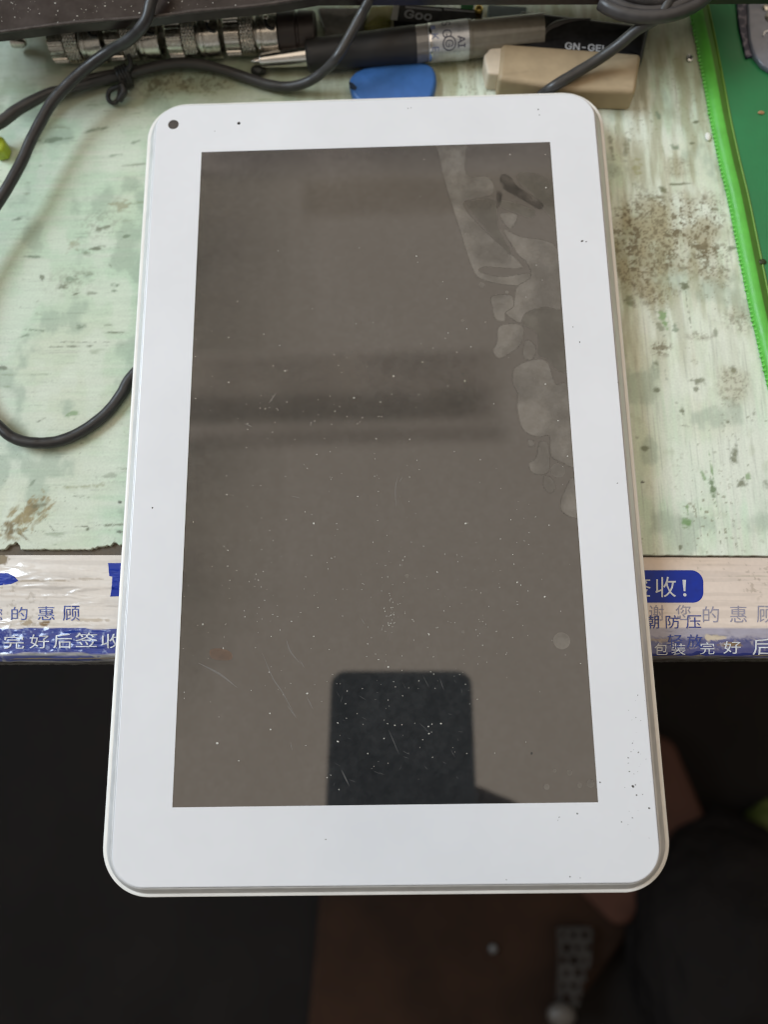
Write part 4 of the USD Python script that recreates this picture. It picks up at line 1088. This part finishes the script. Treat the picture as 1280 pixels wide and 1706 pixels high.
# rim: a rounded, flattened welt
prof = [(0, .05), (.15, 1.0), (.9, 2.1), (2.0, 2.7), (3.0, 2.75), (3.6, 2.6)]
VV = np.vstack([[E[i] * [1, 1, 0] + Nr[i] * d + [0, 0, z] for d, z in prof] for i in range(len(E))])
FF = grid(np.arange(len(E)), np.arange(len(prof)))
O('rim', trimesh.Trimesh(VV, FF, process=False), mat('rim_green', srgb(92, 182, 66), .42, var=.12, vscale=200, bump=.2), mt, smooth=True)
pad = np.vstack([(E + Nr * 6.0)[:, :2], [[330, E[-1][1]], [330, E[0][1]]]])
pm = trimesh.creation.extrude_polygon(Polygon(pad).buffer(0), .95, engine='earcut')
pm.apply_translation([0, 0, .08])
O('pad', pm, mat('pad_green', srgb(40, 124, 74), .45, var=.12, vscale=60, bump=.15), mt)
prof2 = [(3.5, 2.5), (3.7, 2.58), (4.4, 2.2), (5.6, 1.5), (6.3, 1.15), (6.4, .9)]
VV = np.vstack([[E[i] * [1, 1, 0] + Nr[i] * d + [0, 0, z] for d, z in prof2] for i in range(len(E))])
O('inner_rim', trimesh.Trimesh(VV, grid(np.arange(len(E)), np.arange(len(prof2))), process=False), mat('rim_olive', srgb(84, 130, 48), .45, var=.15, vscale=200, bump=.2), mt, smooth=True, label='darker olive inner half of the rim')
O('piping', tube(E + Nr * 6.5 + [0, 0, .25], .32, 8), mat('piping_green', srgb(110, 150, 60), .45), mt, smooth=True)
st = []
d = np.r_[0, np.cumsum(np.linalg.norm(np.diff(E, axis=0), axis=1))]
for s_ in np.arange(1, d[-1], 1.55):
    q = np.array([np.interp(s_, d, E[:, k]) for k in range(3)])
    nn = np.array([np.interp(s_, d, Nr[:, k]) for k in range(3)])
    b = trimesh.creation.icosphere(1, .55)
    b.vertices *= [1.5, .8, 1.0]
    b.apply_transform(trimesh.transformations.rotation_matrix(math.atan2(nn[1], nn[0]) + rng.normal() * .15, [0, 0, 1]))
    b.apply_translation(q * [1, 1, 0] + nn * (.25 + rng.normal() * .12) + [0, 0, .8])
    st.append(b)
O('stitching', trimesh.util.concatenate(st), mat('stitch_green', srgb(118, 205, 95), .45), mt, kind='stuff', smooth=True)
cb = []
for u, v, r in [(1201, 146, .5), (1268, 188, .7), (1187, 37, .5), (1190, 38, .4), (1270, 437, 1.0), (1264, 440, .6), (1211, 105, .3), (1232, 106, .3)]:
    cb.append((u, v, r))
for i, (u, v, r) in enumerate(cb[:2] + cb[4:5]):
    m = trimesh.creation.icosphere(2, r)
    m.vertices *= [1.5, 1, .6]
    m.vertices *= (1 + .5 * (meshkit.noise(m.vertices * 2.3 + i * 7, 3) - .5))[:, None]
    m.apply_translation(at(u, v, 1.3))
    p = O('crumb', m, mat(f'crumb_{["pale", "tan", "dark"][i]}', [srgb(200, 210, 190), srgb(170, 130, 90), srgb(50, 60, 30)][i], .6), smooth=True)
    tag(p, ['pale crumb beside the bright rim on the green mat', 'tan crumb lying on the open green mat', 'dark crumb low on the green mat at the right edge'][i], 'crumb')
m = trimesh.creation.icosphere(2, 1.0)
m.vertices *= [1.2, 1.5, .6]
m.vertices *= (1 + .6 * (meshkit.noise(m.vertices * 2.3, 5) - .5))[:, None]
m.apply_translation(at(1150, 97, .7))
p = O('solder_blob', m, mat('solder', (.7, .7, .68), .2, metallic=1.0), smooth=40)
tag(p, 'shiny solder blob on the bench beside the bright green rim', 'solder blob')
c = at(1180, 228, .5)
m = trimesh.creation.icosphere(2, 1.0)
m.vertices *= np.array([1.0, 1.6, .5])
m.apply_translation(c)
p = O('white_chip', m, mat('chip_white', (.78, .78, .72), .5), smooth=True)
tag(p, 'white chip on the bench touching the green rim', 'chip')

# ------------------------------------------------------------------ clear pack with a foil strip, top right corner
zb = 3.0
pkb = rounded(ats([(1246, -40), (1247, 40), (1249, 66), (1256, 90), (1270, 108), (1284, 117), (1340, 125), (1340, -40)], zb), .5)
bp_ = thing('blister_pack', (*np.array(pkb.centroid.coords[0]), 1.1), 'crinkled grey plastic pack with a dark foil strip in the top right corner', 'plastic pack')
gx = np.linspace(0, 1, 60)
O('bag', slab(pkb, 1.1, zb, .8, 160), mat('pack_grey', srgb(112, 118, 134), .22, var=.2, vscale=110, bump=.6, bscale=420, coat_weight=.6), bp_, smooth=50)
O('foil_strip', slab(rounded(ats([(1224, -40), (1246, -40), (1247, 40), (1249, 66), (1255, 94), (1244, 97), (1232, 45)], 2.0), .1), 1.1, 2.0, .2, 100),
  usdkit.material(stage, '/World/Looks/foil', {'g': ('geometry', {}), 'v': ('voronoi_texture', {'scale': 420.0}), 'r': ('rgb_ramp', {'ramp': [(0, tuple(srgb(32, 34, 58))), (.55, tuple(srgb(38, 40, 66))), (.7, tuple(srgb(110, 105, 120)))]}), 'p': ('principled_bsdf', {'roughness': .3})},
                  [('g.position', 'v.vector'), ('v.distance', 'r.fac'), ('r.color', 'p.base_color')], surface='p.BSDF'), bp_)
for u, v, r in ((1277, 14, 1.5), (1285, 30, 2.2)):
    m = trimesh.creation.icosphere(2, r)
    m.vertices *= [1, 1, .5]
    m.apply_translation(at(u, v, zb))
    O('bubble', m, M_nick, bp_, smooth=True)
O('crease', tube(catmull(px_path([(1272, 60, 3.1), (1275, 54, 3.3), (1282, 52, 3.2)]), 6), .35, 8), mat('crease', (.85, .85, .88), .15, coat_weight=1.0), bp_, smooth=True)


# ------------------------------------------------------------------ the dark floor below the bench, out of focus
FZ = -600.0
g = 2500.0
fl = trimesh.Trimesh([[-g, -g, FZ], [g, -g, FZ], [g, g, FZ], [-g, g, FZ]], [[0, 1, 2], [0, 2, 3]], process=False)
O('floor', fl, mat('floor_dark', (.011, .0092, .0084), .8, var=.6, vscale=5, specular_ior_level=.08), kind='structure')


def fl_poly(pts, r, z):
    return rounded(ats(pts, z), r)


p = O('wooden_board', slab(fl_poly([(1000, 1180), (1128, 1236), (1198, 1405), (1090, 1500), (1040, 1560), (960, 1480)], 18, FZ + 60), FZ + .5, FZ + 60, 10, 120), mat('board_red_brown', (.062, .029, .021), .7, var=.35, vscale=14, specular_ior_level=.1), smooth=50)
tag(p, 'reddish brown wooden board on the dark floor, right of the tablet', 'board')
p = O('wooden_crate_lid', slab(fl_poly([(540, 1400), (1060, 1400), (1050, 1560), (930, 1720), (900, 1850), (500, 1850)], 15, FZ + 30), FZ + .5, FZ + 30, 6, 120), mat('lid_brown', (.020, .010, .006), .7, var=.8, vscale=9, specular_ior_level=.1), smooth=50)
tag(p, 'dark brown wooden lid on the floor below the tablet', 'lid')
m = trimesh.creation.icosphere(5, 1.0)
m.vertices *= (1 + .35 * (meshkit.fbm(m.vertices * 1.6 + 3, 4, 12) - .5))[:, None]
m.vertices *= [95, 120, 85]
m.apply_translation(at(1215, 1580, FZ + 50))
m.vertices[:, 2] = np.maximum(m.vertices[:, 2], FZ + 1)
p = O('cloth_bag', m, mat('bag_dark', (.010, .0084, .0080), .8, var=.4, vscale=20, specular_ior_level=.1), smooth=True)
tag(p, 'dark rounded cloth bag on the floor at the lower right', 'bag')
m = trimesh.creation.icosphere(4, 1.0)
m.vertices *= (1 + .4 * (meshkit.fbm(m.vertices * 1.8 + 9, 4, 13) - .5))[:, None]
m.vertices *= [30, 42, 26]
m.apply_translation(at(1290, 1412, FZ + 25))
p = O('green_rag', m, mat('rag_green', (.055, .075, .008), .7, var=.3, vscale=40), smooth=True)
tag(p, 'yellow green rag on the dark floor at the right edge', 'rag')
zs = FZ + 45
strip = fl_poly([(928, 1543), (987, 1543), (984, 1600), (962, 1680), (950, 1706), (925, 1706), (930, 1600)], 3, zs)
holes = []
for i in range(8):
    for j in range(3):
        c = at(938 + j * 18 + (i % 2) * 6, 1556 + i * 21, zs)[:2]
        holes.append(Point(c).buffer(2.4 + 1.4 * ((i * 3 + j * 5) % 4) / 3))
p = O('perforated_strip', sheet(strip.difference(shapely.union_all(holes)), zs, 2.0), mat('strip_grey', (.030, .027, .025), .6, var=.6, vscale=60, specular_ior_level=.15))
tag(p, 'grey perforated strip standing out on the dark floor below the tablet', 'strip')
c = at(936, 1690, zs + 8)
m = trimesh.creation.icosphere(3, 1.0)
m.vertices *= [13, 10, 8]
m.apply_translation(c)
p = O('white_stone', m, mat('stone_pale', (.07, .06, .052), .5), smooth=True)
tag(p, 'pale rounded stone at the lower end of the perforated strip', 'cap')
m = trimesh.creation.icosphere(2, 1.0)
m.vertices *= [4, 4, 3]
m.apply_translation(at(822, 1580, FZ + 34))
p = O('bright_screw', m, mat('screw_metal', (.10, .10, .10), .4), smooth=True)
tag(p, 'tiny bright screw head on the dark wooden lid', 'screw')

# ------------------------------------------------------------------ what the glass mirrors: the phone, the roof beams, the far wall
fw, rt_, dn = ROT[2], ROT[0], ROT[1]


def phone_pt(x, y, z):                 # x right, y down the phone's back, z behind the lens (away from the scene)
    return CAM + rt_ * x + dn * y - fw * z


pw_, ph_ = 38.5, 155.0
ol = sbox(-pw_ - 1, -10.5, pw_ - 1, ph_ - 10.5).buffer(-8).buffer(8)
bodyp = trimesh.creation.extrude_polygon(ol, 8.0, engine='earcut')
bodyp.vertices = np.array([phone_pt(x, y, 1.5 + z) for x, y, z in bodyp.vertices])
ph = thing('phone', phone_pt(0, 60, 5), 'dark phone held above the tablet, mirrored in its screen', 'phone')
O('body', bodyp, mat('phone_dark', (.18, .22, .29), .45), ph)

# the hand that holds it, gripping the phone's far side low down
def bone(a, b, ra, rb):
    s1, s2 = manifold3d.Manifold.sphere(ra, 20).translate(tuple(a)), manifold3d.Manifold.sphere(rb, 20).translate(tuple(b))
    return manifold3d.Manifold.batch_hull([s1, s2])


HB = []
for k, (y0, ln) in enumerate(((82, 1.0), (101, 1.08), (120, 1.0), (138, .85))):    # four fingers curl over the phone's back edge
    c = [(72, y0 + 8, 22), (60, y0, -1), (60 - 19 * ln, y0 - 3, -9), (60 - 34 * ln, y0 - 4, -8.5)]
    for i in range(3):
        HB.append(bone(c[i], c[i + 1], (10.5, 9, 8)[i], (9, 8, 7)[i]))
    HB.append(bone(c[0], (70, 128, 38), 10.5, 15))
for a, b, ra, rb in (((68, 100, 34), (64, 76, 26), 15, 13.5), ((64, 76, 26), (54, 64, 17), 13.5, 10.5), ((54, 64, 17), (36, 55, 18), 10, 8.5), ((70, 128, 38), (68, 100, 34), 17, 15), ((70, 128, 38), (84, 178, 46), 20, 22), ((84, 178, 46), (118, 300, 66), 22, 32)):
    HB.append(bone(a, b, ra, rb))
hm = manifold3d.Manifold.batch_boolean(HB, manifold3d.OpType.Add).refine_to_length(5.0).to_mesh()
hand = trimesh.Trimesh(np.array([phone_pt(*q) for q in hm.vert_properties[:, :3]]), hm.tri_verts, process=True)
trimesh.smoothing.filter_taubin(hand, iterations=12)
p = O('hand', hand, mat('skin', (.16, .10, .075), .5, var=.15, vscale=120), smooth=True)
tag(p, 'hand gripping the dark phone held above the tablet', 'hand')


def mirror(u, v, z):
    """The point at height z that the screen mirrors at pixel (u, v)."""
    p = at(u, v, ZT)
    d = (p - CAM) * [1, 1, -1]
    return p + d * (z - ZT) / d[2]


def tinted(name, t, tint=(1, 1, 1), var=.04, scale=3.0):
    """Dusty clear roof plastic: lets part of the light through."""
    c = np.array(tint) * t
    return usdkit.material(stage, '/World/Looks/' + name, {
        'g': ('geometry', {}), 'n': ('noise_texture', {'scale': scale, 'detail': 3.0}),
        'r': ('rgb_ramp', {'ramp': [(.3, tuple(c * (1 - var))), (.7, tuple(np.minimum(c * (1 + var), 1)))]}), 't': ('transparent_bsdf', {})},
        [('g.position', 'n.vector'), ('n.fac', 'r.fac'), ('r.color', 't.color')], surface='t.BSDF')


ROOF = [  # pixel boxes mirrored in the screen, share of light each sheet lets through, tint, label
    ([(100, 592, 838, 656), (100, 595, 800, 656)], .85, (1, .99, .97), 'wide dusty roof strip overhead, mirrored dimly across the screen'),
    ([(100, 656, 828, 706), (100, 660, 800, 702)], .70, (1, .99, .96), 'darkest dusty roof strip overhead, mirrored just under the wide one'),
    ([(100, 716, 840, 742)], .70, (1, .98, .95), 'narrow dusty roof strip overhead, lowest one mirrored in the screen'),
    ([(-60, 150, 1160, 292), (-60, 150, 1160, 268)], .80, (1, 1.0, 1.02), 'grey roof strip overhead, mirrored along the top edge of the screen'),
    ([(505, 292, 1160, 352)], .78, (1, .97, .91), 'brownish roof strip overhead, mirrored near the top right of the screen'),
    ([(-60, 292, 345, 592), (-60, 292, 375, 592), (-60, 292, 405, 592), (-60, 292, 440, 592), (-60, 292, 480, 592), (-60, 292, 525, 592)], .935, (1, 1, .99), 'grey roof sheets overhead, mirrored along the upper left of the screen'),
    ([(-60, 742, 340, 1230), (-60, 742, 365, 1170), (-60, 742, 395, 1120), (-60, 742, 430, 1060), (-60, 742, 470, 1010)], .935, (1, 1, .99), 'grey roof sheets overhead, mirrored along the lower left of the screen'),
]
for i, (boxes, t, tint, lb) in enumerate(ROOF):
    m = tinted(f'roof_plastic_{"abcdefg"[i]}', t ** (1 / 3 if i < 5 else 1), np.array(tint) ** (1 / 3 if i < 5 else 1))
    th = None
    boxes = [(u0, v0 - e, u1 + 12 * e / 5, v1 + e) for u0, v0, u1, v1 in boxes for e in (5, 0, -5)] if i < 5 else boxes
    for k, (u0, v0, u1, v1) in enumerate(boxes):
        zc = 1980 - 12 * i - 2 * k
        a, b = mirror((u0 + u1) / 2, v1, zc), mirror((u0 + u1) / 2, v0, zc)
        xl, xr = mirror(u0, (v0 + v1) / 2, zc)[0], mirror(u1, (v0 + v1) / 2, zc)[0]
        if th is None:
            th = thing('roof_panel', ((xl + xr) / 2, (a[1] + b[1]) / 2, zc), lb, 'roof panel')
        v = np.array([[xl, a[1], zc], [xr, a[1], zc], [xr, b[1], zc], [xl, b[1], zc]])
        O('plastic_sheet', trimesh.Trimesh(v, [[0, 1, 2], [0, 2, 3]], process=False), m, th)
M_wall = mat('room_plaster', (.42, .38, .33), .9, var=.1, vscale=4)
W0 = 2000
for nm, m in (('wall_back', bx(-W0, W0, 2400, 2440, FZ, 2200)), ('wall_front', bx(-W0, W0, -1640, -1600, FZ, 2200)), ('wall_left', bx(-W0 - 40, -W0, -1600, 2400, FZ, 2200)), ('wall_right', bx(W0, W0 + 40, -1600, 2400, FZ, 2200))):
    O(nm, m, M_wall, kind='structure')
